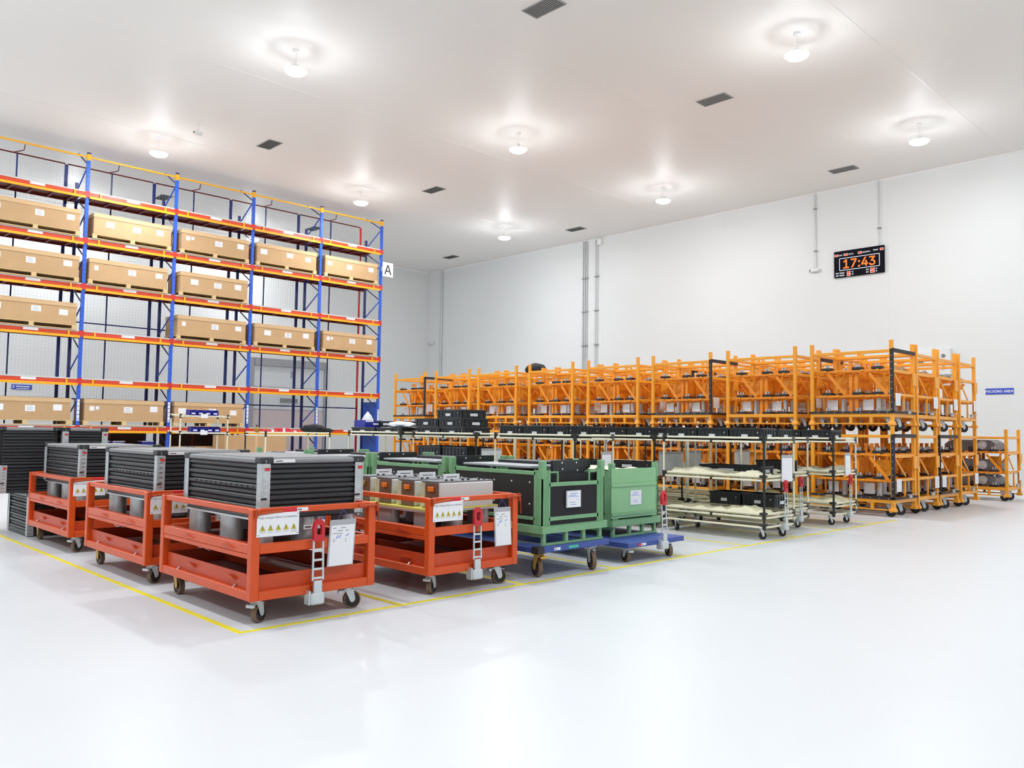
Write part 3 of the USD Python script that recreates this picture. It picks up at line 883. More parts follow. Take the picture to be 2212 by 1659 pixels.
def carts():
    spots = [(11.37, 6.18, 'front cream pipe cart beside the pale green crate, cloth on both shelves', True),
             (12.72, 6.6, 'cream pipe cart second along the front, half hidden behind the first', True),
             (14.24, 6.4, 'cream pipe cart third along the front, next to the orange cages', True),
             (11.37, 8.2, 'cream pipe cart right behind the front one, white sheet on its end', False),
             (12.72, 8.55, 'cream pipe cart second row back, in the middle of three', False),
             (14.24, 8.45, 'cream pipe cart second row back, next to the orange cages', False),
             (11.37, 10.3, 'cream pipe cart third row back, behind the white sheet cart', False),
             (12.72, 10.5, 'cream pipe cart third row back, in the middle of three', False),
             (14.24, 10.5, 'cream pipe cart third row back, next to the orange cages', False),
             (9.63, 8.45, 'cream pipe cart directly behind the pale green crate', False),
             (9.66, 10.8, 'cream pipe cart with high stack of black totes, behind the green crates', False),
             (9.6, 12.95, 'cream pipe cart with blue bin and low totes, near the rack end', False),
             (11.37, 12.5, 'cream pipe cart in the fourth row back, close to the orange cages', False)]
    a = None
    for x, y, lab, tow in spots:
        if a is None:
            a = cream_cart((x, y, 0), lab)
        elif tow:
            copy(a, lab, (x, y, 0), group='cream pipe shelf carts')
        else:
            if '/World/plain_cream_cart' not in [str(p.GetPath()) for p in stage.GetPrimAtPath('/World').GetChildren()]:
                cream_cart((x, y, 0), lab, 'plain_cream_cart', False)
            else:
                copy('/World/plain_cream_cart', lab, (x, y, 0), group='cream pipe shelf carts')
    k = 0
    for (x, y, z, lab) in ((11.37, 6.18, .945, 'cream cloth on the middle shelf of the front cream cart'), (11.37, 6.18, .38, 'cream cloth on the bottom shelf of the front cream cart'),
                           (12.72, 6.6, .38, 'cream cloth on the bottom shelf of the second front cart'), (12.72, 6.6, .945, 'cream cloth on the middle shelf of the second front cart'), (14.24, 6.4, .945, 'cream cloth on the middle shelf of the cart by the cages'),
                           (14.24, 6.4, .38, 'cream cloth on the bottom shelf of the cart by the cages'), (9.63, 8.45, .945, 'cream cloth on the middle shelf behind the pale green crate'),
                           (9.6, 12.95, .945, 'cream cloth on the middle shelf of the blue bin cart')):
        k += 1
        cloth((x + .03, y + .04, z), .41 if (x, y) in ((11.37, 6.18), (12.72, 6.6), (9.63, 8.45)) else .88, 1.74, lab, k, .16 if z > .5 else .2)
    S = (.42, .555, .2)
    front = {(11.37, 6.18): 'the front cream cart', (12.72, 6.6): 'the second front cream cart', (14.24, 6.4): 'the front cart by the orange cages', (11.37, 8.2): 'the second row cart with the white sheet', (12.72, 8.55): 'the middle cart of the second row', (9.63, 8.45): 'the cart behind the pale green crate'}
    for (x, y), nm in front.items():
        for j in range(3):
            tote((x + .05, y + .06 + j * .578, 1.505), f'black tote on top of {nm}, {NTH[j]} from aisle', S)
    for j in range(2):
        tote((11.37 + .475, 6.18 + .08 + j * .6, .405 + .06), f'black tote on bottom shelf of front cream cart, {NTH[j]} from aisle end', S)
    tote((11.37 + .47, 6.5, .96), 'black tote on middle shelf of front cream cart', (.42, 1.1, .14))
    tote((12.72 + .45, 6.75, .96), 'black tote on middle shelf of the second front cart', S)
    tote((9.63 + .475, 8.5, .96), 'black tote on middle shelf behind the black panelled crate', S)
    tote((11.37 + .2, 8.35, .96), 'black tote on middle shelf of the white sheet cart', (.42, 1.1, .14))
    B = (.62, .68, .16)
    for lev in range(3):
        for j in range(2 if lev < 2 else 1):
            tote((9.72, 11.18 + j * .72 + lev * .06, 1.506 + lev * .162), f'black tray in the high stack, {NTH[lev]} layer up, {NTH[j]} from aisle', B)
    for j in range(2):
        tote((9.7, 11.1 + j * .75, .96 + .05), f'deep black tray on middle shelf under the high stack, {NTH[j]} from aisle', (.62, .68, .3))
    for j in range(2):
        tote((9.65, 13.0 + j * .9, 1.506), f'wide low black tray on the blue bin cart, {NTH[j]} from the aisle', (.8, .84, .14))
    tote((10.0, 13.6, 1.66), 'upper black tray on the blue bin cart', (.5, .8, .12))
    b = thing('blue_bin', 'dark blue plastic bin with white bag, on the black trays', 'bin', (9.66, 14.28, 1.646))
    P(b, 'body', MB().box(0, .012, 0, .4, 0, .15).box(.388, .4, 0, .4, 0, .15).box(.012, .388, 0, .012, 0, .11).box(.012, .388, .388, .4, 0, .15).box(.012, .388, .012, .388, 0, .012), 'bin_blue')
    P(b, 'label_card', box(.2, .34, -.004, 0, .05, .09), 'paper')
    bag = trimesh.creation.icosphere(3, 1.0)
    v = np.array(bag.vertices)
    v *= (1 + .35 * (meshkit.fbm(v * 2.2 + 5, 3)[:, None] - .5))
    v = v * np.array([.17, .17, .16])
    v[:, 2] += .2
    v[:, :2] *= 1.05 - .75 * np.clip((v[:, 2:] - v[:, 2].min()) / np.ptp(v[:, 2]), 0, 1)
    whole('plastic_bag', MB().add(v - np.array([0, 0, .05]), bag.faces), 'bag_white', 'white plastic bag standing in the dark blue bin', 'bag', (9.86, 14.48, 1.66), smooth=True)
    v2 = np.array(bag.vertices)
    v2 *= (1 + .5 * (meshkit.fbm(v2 * 2.5 + 1, 3)[:, None] - .5))
    whole('white_cloth', MB().add(v2 * np.array([.2, .42, .07]) + np.array([0, 0, .06]), bag.faces), 'bag_white', 'crumpled white cloth lying on the low black trays', 'cloth', (9.86, 13.3, 1.64), smooth=True)
    # papers on cart ends
    for (x, y, w, h, lab, m) in ((11.37 + .5, 6.16, .36, .42, 'two white forms hanging on the end of the front cream cart', 'paper'), (14.24 + .42, 6.38, .24, .42, 'narrow white form hanging on the cart by the orange cages', 'paper'),
                                 (11.37 + .1, 8.18, .72, .4, 'large pale plastic sheet on the end of the second row cart', 'paper_grey'), (12.72 + .1, 8.53, .5, .36, 'pale plastic sheet on the middle cart of the second row', 'paper_grey'),
                                 (9.63 + .62, 8.43, .26, .4, 'white form hanging on the cart behind the pale green crate', 'paper'), (14.24 + .1, 8.43, .6, .34, 'white plastic sheet on the second row cart by the cages', 'paper'),
                                 (9.66 + .1, 10.78, .5, .36, 'grey plastic sheet on the end of the high stack cart', 'paper_grey'), (9.6 + .5, 12.93, .32, .34, 'pale sheet hanging on the blue bin cart end', 'paper_grey')):
        pouch((x, y, 1.49), w, h, lab, .2, random.uniform(-.03, .05), m, False)


# ---------------------------------------------------------------- orange cages
CW, CL, CP = 1.19, 1.72, 1.72


def cage(name, loc, label, trim=False, group='orange stacking cages'):
    g = thing(name, label, 'cage', loc, group=group)
    O = 'cage_orange'
    p = .07
    for x in (0, CW - p):
        for y in (0, CL - p):
            q = P(g, 'post', box(x, x + p, y, y + p, .16, 1.82, .006), O)
            a = x + p / 2
            b = y + p / 2
            v = []
            m = MB()
            m.prism([(a - .062, b - .062), (a + .062, b - .062), (a + .062, b + .062), (a - .062, b + .062)], 'z', .105, .135)
            w0, w1 = .062, .036
            vv = np.array([[a + sx * w, b + sy * w, z] for (w, z) in ((w0, .135), (w1, .2)) for (sx, sy) in ((-1, -1), (1, -1), (1, 1), (-1, 1))])
            m.add(vv, [[0, 1, 5], [0, 5, 4], [1, 2, 6], [1, 6, 5], [2, 3, 7], [2, 7, 6], [3, 0, 4], [3, 4, 7], [4, 5, 6], [4, 6, 7]])
            P(q, 'foot_cone', m, O)
    for x in (0, CW - p):
        P(g, 'base_rail', box(x + .005, x + p - .005, p, CL - p, .27, .345, .005), O)
        P(g, 'fork_rail', box(x + .005, x + p - .005, p, CL - p, .125, .15), O)
        for y in (CL * .26, CL * .5, CL * .73):
            P(g, 'spacer', box(x + .01, x + p - .01, y - .03, y + .03, .15, .27), O)
        P(g, 'top_rail', box(x + .01, x + p - .01, p, CL - p, 1.57, 1.63, .004), O)
    for y in (0, CL - p):
        P(g, 'base_rail', box(p, CW - p, y + .005, y + p - .005, .27, .345, .005), O)
        P(g, 'cross_rail', box(p, CW - p, y + .01, y + p - .01, .7, .755, .004), O)
        P(g, 'cross_rail', box(p, CW - p, y + .01, y + p - .01, 1.17, 1.24, .004), O)
        P(g, 'top_rail', box(p, CW - p, y + .01, y + p - .01, 1.575, 1.635, .004), O)
        P(g, 'stud', box(.62, .66, y + .02, y + .05, .345, .7), O)
    P(g, 'hanging_plate', box(CW - .19, CW + .005, -.03, -.002, .94, 1.2, .003), O)
    P(g, 'brace', MB().bar((.2, .05, 1.16), (.85, .09, .78), .02, .045, .004), O)
    # inner pillars, trays and cross plates
    for x in (.2, .93):
        for y in (.78, .9):
            P(g, 'pillar', box(x, x + .05, y, y + .07, .345, 1.45, .004), 'cage_deep')
    P(g, 'plate', box(.3, CW - .3, .845, .855, .76, 1.16), 'cage_deep')
    for z in (.68, 1.2):
        for x in (.1, .55, 1.0):
            P(g, 'tray_bar', box(x, x + .07, .07, CL - .07, z, z + .05, .004), 'cage_deep')
        for y in (.3, .62, 1.12, 1.4):
            P(g, 'tray_bar', box(.07, CW - .07, y, y + .06, z + .012, z + .052, .004), O)
    for y in (.35, 1.2):
        P(g, 'gusset', MB().bar((.1, y - .2, .73), (.1, y + .16, 1.17), .012, .06), 'cage_deep')
        P(g, 'gusset', MB().bar((1.06, y + .22, .73), (1.06, y - .12, 1.17), .012, .06), 'cage_deep')
        P(g, 'side_plate', box(.42, .43, y - .1, y + .16, .8, 1.12), O)
        P(g, 'brace', MB().bar((.12, y - .18, 1.2), (.5, y + .16, .75), .02, .04), O)
    for (z, xs) in ((.345, (.1, .6, .95)), (.735, (.1, .55)), (1.255, (.08, .62, .95))):
        for x in xs:
            for y in (.26, .66, 1.3):
                if (round(x * 100) + round(y * 100) + round(z * 100)) % 4 == 1:
                    continue
                b = P(g, 'rubber_pad', box(x, x + .16, y, y + .2, z, z + .05, .004), 'rubber_black')
                P(b, 'clamp', MB().cyl((x + .05, y + .06, z + .05), (x + .05, y + .06, z + .12), .016, 8).box(x + .03, x + .12, y + .1, y + .13, z + .05, z + .11), 'clamp_grey')
    for (x, y) in ((.3, .4), (.75, 1.3), (.35, 1.15), (.8, .5)):
        P(g, 'tube_holder', MB().cyl((x, y, .35), (x, y, .66), .045, 12), 'clamp_grey', smooth=30)
    for (y, z) in ((.5, .42), (1.25, .42)):
        P(g, 'card', box(.3, .305, y, y + .22, z, z + .22), 'paper')
    cx = .06 if trim else CW - .29
    c = P(g, 'document_card', box(cx, cx + .25, -.03, -.024, .5, .75), 'paper', 'white card on the cage end')
    m = MB()
    for k in range(5):
        m.box(cx + .04, cx + .2, -.0306, -.03, .55 + k * .034, .552 + k * .034)
    P(c, 'print', m, 'ink_grey')
    P(g, 'parking_brake', MB().box(.62, 1.08, -.07, .02, .415, .423).box(.7, .86, -.04, .0, .35, .412, .01), 'clamp_grey')
    for (x, y, yaw) in ((.13, .16, 100), (.6, .15, 135), (.2, CL - .16, 90), (CW - .34, CL - .16, 90)):
        caster(g, x, y, .265, .1, yaw, 'galvanised', 'wheel_black', False, .04)
    if trim:
        R = 'rubber_black'
        t = [box(-.012, .03, -.014, .0, .36, 1.64), box(-.014, -.002, -.012, .05, .36, 1.64), box(.0, CW, -.014, .004, 1.58, 1.65), box(0, CW, -.03, .004, .345, .385), box(-.014, .004, .0, CL, .34, .385)]
        for b in t:
            q = P(g, 'edge_guard', b, R)
        d = MB()
        for k in range(9):
            d.box(-.016, -.013, .015, .03, .42 + k * .135, .434 + k * .135)
            d.box(-.016, -.013, .1 + k * .18, .114 + k * .18, .356, .37)
        P(g, 'rivet', d, 'dot_white', kind='stuff')
    return g


def cages():
    ys = [6.3, 8.38, 10.5, 12.6, 14.8, 16.97, 19.1, 21.3]
    xs = [16.75, 18.0, 19.3, 20.6]
    protos = {}
    trimmed = {(0, 0, 0), (0, 0, 1), (0, 2, 1), (0, 7, 1), (2, 0, 0), (1, 1, 1), (2, 3, 1)}
    cn = ['column facing the cream carts', 'second column from the cream carts', 'third column from the cream carts', 'column nearest the wall sign']
    for lev in range(2):
        for j, y in enumerate(ys):
            for i, x in enumerate(xs):
                if i == 3 and j > 5:
                    continue
                dx, dy = rng.uniform(-.006, .006), rng.uniform(-.05, .05)
                if j == 0:
                    dx, dy = 0, (0, -.02, -.02, -.05)[i]
                where = ('upper', 'lower')[1 - lev]
                row = 'at the aisle' if j == 0 else f'{NTH[j]} row back'
                key = (i, j, lev) in trimmed
                lab = f'{where} orange stacking cage' + (' with black guards' if key else '') + f', {row}, {cn[i]}'
                loc = (x + dx, y + dy, lev * CP)
                if lev == 1:
                    loc = lower[i, j][0], lower[i, j][1], CP
                else:
                    if not protos and i == j == 0:
                        lower = {}
                    lower[i, j] = loc[:2]
                if key not in protos:
                    protos[key] = cage('guarded_cage' if key else 'stacking_cage', loc, lab, key)
                else:
                    copy(protos[key], lab, loc, group='orange stacking cages')
    # single cage by itself with three gear units, at the picture's edge
    g = cage('gear_cage', (23.4, 6.02, 0), 'single low orange cage holding three grey gear units, by the wall', False, None)
    v = np.array(trimesh.creation.icosphere(3, 1.0).vertices)
    v *= 1 + .4 * (meshkit.fbm(v * 2.0 + 4, 3)[:, None] - .5)
    whole('black_bag', MB().add(v * np.array([.3, .42, .2]) + np.array([0, 0, .2]), trimesh.creation.icosphere(3, 1.0).faces), 'jacket_black', 'black bag lying on top of an orange cage, before the conduits', 'bag', (18.6, 18.0, 1.72 + 1.64), smooth=True)
    gear = None
    for k, z in enumerate((.36, .75, 1.26)):
        lab = f'grey gear unit on the {["bottom", "middle", "top"][k]} tier of the single orange cage'
        if gear:
            copy(gear, lab, (23.5, 6.35, z), group='grey gear units in the single cage')
            continue
        gear = u = thing('gear_unit', lab, 'machine part', (23.5, 6.35, z), group='grey gear units in the single cage')
        P(u, 'housing', MB().prism([(0, .02), (.1, 0), (1.05, 0), (1.2, .06), (1.2, .16), (1.1, .24), (.7, .28), (.1, .27), (0, .2)], 'x', .08, .9), 'gear_grey')
        for q in range(9):
            P(u, 'fin', box(.05, .93, .14 + q * .11, .155 + q * .11, .03, .285), 'gear_grey')
        P(u, 'flange', MB().cyl((.08, .28, .15), (.0, .28, .15), .11, 20).cyl((.0, .28, .15), (-.04, .28, .15), .05, 16), 'clamp_grey', smooth=30)
        for q in (.55, .85, 1.08):
            P(u, 'mount', MB().cyl((.05, q, .07), (-.03, q, .07), .05, 12).box(.0, .9, q - .05, q + .05, -.03, .03), 'gear_dark', smooth=30)


# ---------------------------------------------------------------- pallet rack
RY, RD = 27.0, 1.1
RX = [5.1, 7.86, 10.6, 13.34, 16.1, 18.87]
RZ = [1.42, 2.86, 4.32, 5.78, 7.21, 8.66]


def rack():
    g = thing('pallet_rack', 'tall blue and orange pallet rack along the back, six beam levels high', 'rack', (0, RY, 0))
    for i, x in enumerate(RX):
        p = P(g, 'front_post', MB().box(x - .05, x + .05, 0, .012, 0, 10.0).box(x - .05, x - .038, .012, .07, 0, 10.0).box(x + .038, x + .05, .012, .07, 0, 10.0), 'rack_blue')
        q = MB()
        for k in range(66):
            for s in (-.022, .022):
                q.box(x + s - .006, x + s + .006, -.001, 0, .3 + k * .145, .33 + k * .145)
        P(p, 'slot', q, 'ink_dark', kind='stuff')
        P(p, 'cap', box(x - .055, x + .055, -.006, .08, 9.82, 10.02), 'beam_yellow')
        P(p, 'end_cap', box(x - .05, x + .05, -.004, .075, 10.02, 10.07), 'rack_navy')
        sl = P(p, 'level_sticker', box(x - .035, x + .035, -.004, 0, 1.75, 2.4), 'paper')
        m = MB()
        for k in range(5):
            m.box(x - .03, x + .03, -.005, -.004, 1.8 + k * .13, 1.815 + k * .13)
        P(sl, 'print', m, 'ink_dark')
        last = i == len(RX) - 1
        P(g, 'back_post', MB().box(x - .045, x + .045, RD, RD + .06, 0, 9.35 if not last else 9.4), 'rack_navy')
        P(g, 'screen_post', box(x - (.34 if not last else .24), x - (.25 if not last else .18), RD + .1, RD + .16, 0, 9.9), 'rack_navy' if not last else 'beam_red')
        for k in range(7):
            z = .25 + k * 1.45
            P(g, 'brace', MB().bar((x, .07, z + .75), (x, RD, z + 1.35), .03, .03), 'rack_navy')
            P(g, 'brace', MB().bar((x, .07, z + .72), (x, RD, z + .12), .03, .03), 'rack_blue')
        if last:
            P(g, 'end_guard', box(x - .01, x + .0, .08, RD, .0, 2.7), 'rack_blue')
    for i, (x0, x1) in enumerate(zip(RX[:-1], RX[1:])):
        a, b = x0 + .05, x1 - .05
        P(g, 'top_tie', box(a, b, .01, .05, 9.9, 9.95), 'beam_yellow')
        for z in RZ:
            P(g, 'beam', box(a, b, .0, .05, z + .03, z + .16, .006), 'beam_orange')
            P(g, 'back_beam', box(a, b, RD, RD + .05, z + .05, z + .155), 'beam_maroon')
            y = P(g, 'guard_bar', box(a, b, -.045, -.005, z - .04, z + .035, .005), 'beam_yellow')
            for s in (.3, (b - a) - .34):
                P(y, 'tie', box(a + s, a + s + .05, -.04, -.012, z + .035, z + .165), 'beam_yellow')
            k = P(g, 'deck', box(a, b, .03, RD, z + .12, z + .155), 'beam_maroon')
            P(k, 'deck_edge', box(a, b, -.01, .03, z + .156, z + .195), 'deck_edge')
            for q in range(5):
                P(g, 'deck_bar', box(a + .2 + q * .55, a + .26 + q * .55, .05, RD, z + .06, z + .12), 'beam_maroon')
            P(g, 'location_label', box((a + b) / 2 - .2, (a + b) / 2 + .2, -.004, .0, z + .08, z + .155), 'paper')
            P(g, 'connector', box(x0 - .06 if i == 0 else x0 - .07, x0 + .07, -.012, -.001, z + .0, z + .19), 'beam_red')
            if i == len(RX) - 2:
                P(g, 'connector', box(x1 - .07, x1 + .06, -.012, -.001, z, z + .19), 'beam_red')
        # mesh screen on the rack's back
        sx0, sx1 = x0 - .25, x1 - (.34 if i < len(RX) - 2 else .24)
        yb = RD + .12
        P(g, 'screen_top_rail', MB().cyl((sx0, yb, 9.92), (sx1, yb, 9.92), .022, 8).tube([((sx0 + sx1) / 2 - .1, yb - .05, 9.92), ((sx0 + sx1) / 2 + .15, yb - .12, 10.02), ((sx0 + sx1) / 2 + .17, yb - .12, 10.2)], .014, 6), 'beam_maroon')
        for z in (9.92, 7.35, 4.9, 2.45):
            if z < 9:
                P(g, 'screen_rail', box(sx0, sx1, yb - .015, yb + .015, z - .02, z + .02), 'rack_navy')
        P(g, 'screen_rail', box((sx0 + sx1) / 2 - .02, (sx0 + sx1) / 2 + .02, yb - .015, yb + .015, 0, 9.9), 'rack_navy')
        w = MB()
        for x in np.arange(sx0 + .05, sx1, .1):
            w.box(x - .0012, x + .0012, yb + .02, yb + .024, .05, 9.9)
        for z in np.arange(.1, 9.9, .1):
            w.box(sx0, sx1, yb + .024, yb + .028, z - .0012, z + .0012)
        P(g, 'wire_mesh', w, 'wire_blue', kind='stuff')
    s = thing('aisle_sign', 'white square sign with black letter A on the rack end post', 'sign', (18.86, RY - .1, 7.77))
    P(s, 'plate', box(0, .52, 0, .012, 0, .58, .004), 'paper')
    P(s, 'letter', MB().text('A', .38, (.26, -.001, .1), (1, 0, 0), (0, 0, 1), .003, center=True), 'ink_dark')
    P(s, 'bracket', box(.0, .04, .012, .1, .2, .4), 'zinc')


def rack_boxes():
    bays = ['first', 'second', 'third', 'fourth', 'end']
    shelf = {4: 'second highest beam', 3: 'third highest beam', 2: 'fourth highest beam', 0: 'lowest beam'}
    # level index -> bays with a box; label papers (x, z, w, h)
    fill = {4: (0, 1, 2, 3, 4), 3: (0, 1, 2), 2: (0, 2, 3, 4), 0: (0, 1, 2)}
    pal = None
    for lv, bs in fill.items():
        for b in bs:
            x = (RX[b] + RX[b + 1]) / 2 - 1.2 + rng.uniform(-.06, .02)
            z = RZ[lv] + .197
            lab = f'wooden pallet under the cardboard box, {shelf[lv]}, {bays[b]} bay'
            loc = (x, RY - .06, z)
            if pal is None:
                pal = q = thing('wooden_pallet', lab, 'pallet', loc, group='wooden pallets in the rack')
                for k in range(7):
                    P(q, 'deck_board', box(0, 2.42, .01 + k * .155, .135 + k * .155, .125, .147, .003), 'pallet_wood')
                for y in (.0, .46, .95):
                    P(q, 'bottom_board', box(0, 2.42, y, y + .1, 0, .02), 'pallet_wood')
                    for xx in (.0, 1.13, 2.29):
                        P(q, 'block', box(xx, xx + .13, y, y + .1, .02, .105, .003), 'pallet_wood')
                for xx in (.0, 1.13, 2.29):
                    P(q, 'cross_board', box(xx, xx + .13, 0, 1.05, .105, .124), 'pallet_wood')
            else:
                copy(pal, lab, loc, group='wooden pallets in the rack')
            h = .66
            g = thing('cardboard_box', f'large lidded cardboard box on the {shelf[lv]}, {bays[b]} bay from the viewer side', 'box', (x + .02, RY - .05, z + .147), group='lidded cardboard boxes in the rack')
            P(g, 'body', box(.0, 2.38, .0, 1.03, 0, h - .02, .006), 'cardboard')
            P(g, 'lid', MB().box(-.012, 2.392, -.012, 1.042, h - .02, h, .004).box(-.012, 2.392, -.012, -.002, h - .13, h - .02).box(-.012, -.002, -.002, 1.03, h - .13, h - .02).box(2.382, 2.392, -.002, 1.03, h - .13, h - .02), 'cardboard_lid')
            for (px, pz, w, hh, ink) in {0: ((.35, .26, .26, .18, 0), (1.16, .24, .26, .18, 1), (1.9, .28, .24, .18, 0)), 1: ((.14, .3, .14, .14, 0), (.32, .34, .1, .1, 0), (1.15, .26, .26, .18, 1), (1.95, .3, .24, .18, 0)),
                                        2: ((.12, .28, .26, .18, 0), (1.15, .3, .26, .17, 1), (1.9, .26, .24, .17, 0)), 3: ((.1, .3, .2, .15, 0), (.95, .25, .25, .18, 1), (1.95, .3, .24, .17, 0)),
                                        4: ((.14, .3, .12, .14, 0), (1.15, .27, .24, .18, 1), (2.0, .3, .22, .16, 0))}[(b + lv) % 5]:
                s = P(g, 'paper_label', box(px, px + w, -.003, 0, pz, pz + hh), 'paper')
                if ink:
                    m = MB()
                    for k in range(4):
                        m.box(px + .04, px + w - .04 - .03 * (k % 2), -.004, -.003, pz + .03 + k * .035, pz + .04 + k * .035)
                    P(s, 'print', m, 'ink_blue' if b == 2 and lv == 4 else 'ink_grey')
    # boxes and bins on the floor level under the lowest beam
    for k, (x, w, h, y) in enumerate(((10.75, 2.2, .95, 27.05), (12.05, 2.25, 1.34, 25.95), (16.3, 2.2, .5, 27.05), (8.0, 2.3, .9, 27.2))):
        g = thing('floor_carton', ('plain cardboard carton on the floor under the third rack bay', 'tall plain cardboard carton standing before the rack, behind the work table', 'low plain cardboard carton under the end rack bay', 'plain cardboard carton carrying three blue bins under the second rack bay')[k], 'box', (x, y, 0), group='cartons under the rack')
        P(g, 'body', box(0, w, 0, .9, 0, h, .006), 'cardboard')
        P(g, 'flap', MB().box(0, w, 0, .44, h, h + .006).box(0, w, .46, .9, h, h + .006), 'cardboard_lid')
        P(g, 'tape', box(w * .48, w * .52, -.002, 0, h * .1, h), 'cardboard_lid')
    for k, x in enumerate((8.0, 10.72)):
        g = thing('dark_carton', f'dark brown carton standing deep under the {("second", "third")[k]} rack bay', 'box', (x, 27.95, 0), group='dark cartons under the rack')
        P(g, 'body', box(0, 2.2, 0, .1, 0, 1.38, .006), 'dark_carton')
        P(g, 'tape', box(1.05, 1.15, -.002, 0, .2, 1.36), 'beam_maroon')
    for k, (x, y) in enumerate(((8.55, 26.7), (9.0, 26.75), (9.9, 26.7))):
        g = thing('storage_bin', f'blue storage bin on the carton in the second rack bay, {NTH[k]} of three', 'bin', (x, 27.3, .906), group='blue bins under the rack')
        P(g, 'body', MB().box(0, .36, 0, .01, 0, .2).box(0, .36, .4, .41, 0, .2).box(0, .01, .01, .4, 0, .2).box(.35, .36, .01, .4, 0, .2).box(.01, .35, .01, .4, 0, .01), 'bin_blue')
        P(g, 'lid', box(-.01, .37, -.01, .42, .2, .225, .005), 'bag_white')


# ---------------------------------------------------------------- flow rack and work table near the pallet rack
def back_area():
    g = thing('flow_rack', 'cream two tier flow rack with blue bins, in front of the blue rack', 'rack', (9.98, 24.5, 0))
    W, L, r = 1.48, .72, .022
    for x in (0, W):
        for y in (0, L):
            P(g, 'post', MB().cyl((x, y, 0), (x, y, 1.98), r, 10), 'cream_pipe', smooth=30)
            for z in (1.42, 1.93):
                P(g, 'joint', MB().cyl((x, y, z - .06), (x, y, z + .06), r + .012, 10), 'joint_black', smooth=30)
    for z in (1.42, 1.93):
        for y in (0, L):
            P(g, 'rail', MB().cyl((0, y, z + (.05 if y else 0)), (W, y, z + (.05 if y else 0)), r, 8), 'cream_pipe', smooth=30)
        for x in (0, W):
            P(g, 'rail', MB().cyl((x, -.1, z - .01), (x, L + .2, z + .06), r, 8), 'cream_pipe', smooth=30)
        for k in range(9):
            x = .1 + k * .16
            P(g, 'roller_track', MB().box(x, x + .05, -.04, L, z - .0, z + .035), 'deck_edge')
        P(g, 'card', box(W * .4, W * .55, -.06, -.055, z - .05, z + .08), 'paper')
    k = 0
    for z, n, xs in ((1.97, 4, .28), (1.46, 4, .35)):
        for i in range(n):
            x = 9.98 + xs + i * .23
            b = thing('blue_bin', f'small dark blue bin on the {"upper" if z > 1.7 else "lower"} tier of the flow rack, {NTH[i]} along', 'bin', (x, 24.5, z), group='small blue bins on the flow rack')
            P(b, 'body', MB().box(0, .21, 0, .01, 0, .1).box(0, .21, .3, .31, 0, .16).prism([(0, 0), (.31, 0), (.31, .16), (.08, .16), (0, .1)], 'x', 0, .01).prism([(0, 0), (.31, 0), (.31, .16), (.08, .16), (0, .1)], 'x', .2, .21).box(.01, .2, .01, .3, 0, .01), 'bin_blue')
            P(b, 'label_card', box(.05, .16, -.003, 0, .03, .07), 'paper')
    t = thing('work_table', 'cream pipe work table with dark back post, beside the flow rack', 'table', (9.93, 19.07, 0))
    W, L = 1.85, 1.1
    for (x, y) in ((0, 0), (W, 0), (0, L), (W, L)):
        P(t, 'leg', MB().cyl((x, y, 0), (x, y, 1.5), .019, 10), 'joint_black' if (x, y) == (0, L) else 'cream_pipe', smooth=30)
        P(t, 'joint', MB().cyl((x, y, 1.38), (x, y, 1.53), .028, 10), 'joint_black', smooth=30)
    for z in (1.42, 1.49):
        for y in (0, L):
            P(t, 'rail', MB().cyl((0, y, z), (W, y, z), .019, 8), 'cream_pipe', smooth=30)
        for x in (0, W):
            P(t, 'rail', MB().cyl((x, 0, z), (x, L, z), .019, 8), 'cream_pipe', smooth=30)
    P(t, 'tabletop', box(.02, W - .02, .02, L - .02, 1.475, 1.487), 'cream_pipe')
    P(t, 'shelf', box(.02, W - .02, .02, L - .02, .78, .8), 'cream_pipe')
    for k in range(3):
        q = thing('red_package', f'red and white wrapped package on the cream work table, {NTH[k]} along', 'package', (10.05 + k * .32, 19.2, 1.488), group='red packages on the work table')
        P(q, 'body', box(0, .3, 0, .3, 0, (.08, .12, .06)[k], .02), 'pack_red')
        P(q, 'band', box(.1, .17, -.002, .302, .002, (.08, .12, .06)[k] + .002), 'bag_white')
    s = trimesh.creation.icosphere(3, 1.0)
    v = np.array(s.vertices)
    v *= 1 + .5 * (meshkit.fbm(v * 2.0 + 9, 3)[:, None] - .5)
    j = thing('black_jacket', 'crumpled black jacket lying on the cream work table', 'jacket', (11.45, 19.35, 1.488))
    P(j, 'body', MB().add(v * np.array([.36, .25, .13]) + np.array([0, 0, .11]), s.faces), 'jacket_black', smooth=True)
    P(j, 'sleeve', MB().add(v * np.array([.22, .1, .07]) + np.array([.34, -.08, .07]), s.faces), 'jacket_black', smooth=True)
    bt = thing('brass_bottle', 'small brass bottle at the end of the cream work table', 'bottle', (9.85, 19.4, 1.49))
    P(bt, 'body', MB().lathe([(0, 0), (.05, 0), (.055, .08), (.04, .11), (.018, .13), (.018, .16), (0, .16)], 14), 'brass', smooth=30)
    P(bt, 'cap', MB().lathe([(0, .16), (.024, .16), (.024, .19), (0, .19)], 12), 'ink_dark', smooth=30)
    for k, (x, y, lab) in enumerate(((10.75, 19.3, 'black bag lying on the lower shelf of the work table'), (11.5, 19.4, 'second black bag lying under the work table top'))):
        whole('black_bag', MB().add(v * np.array([.3, .22, .12]) + np.array([0, 0, .11]), s.faces), 'jacket_black', lab, 'bag', (x, y, .8), smooth=True)


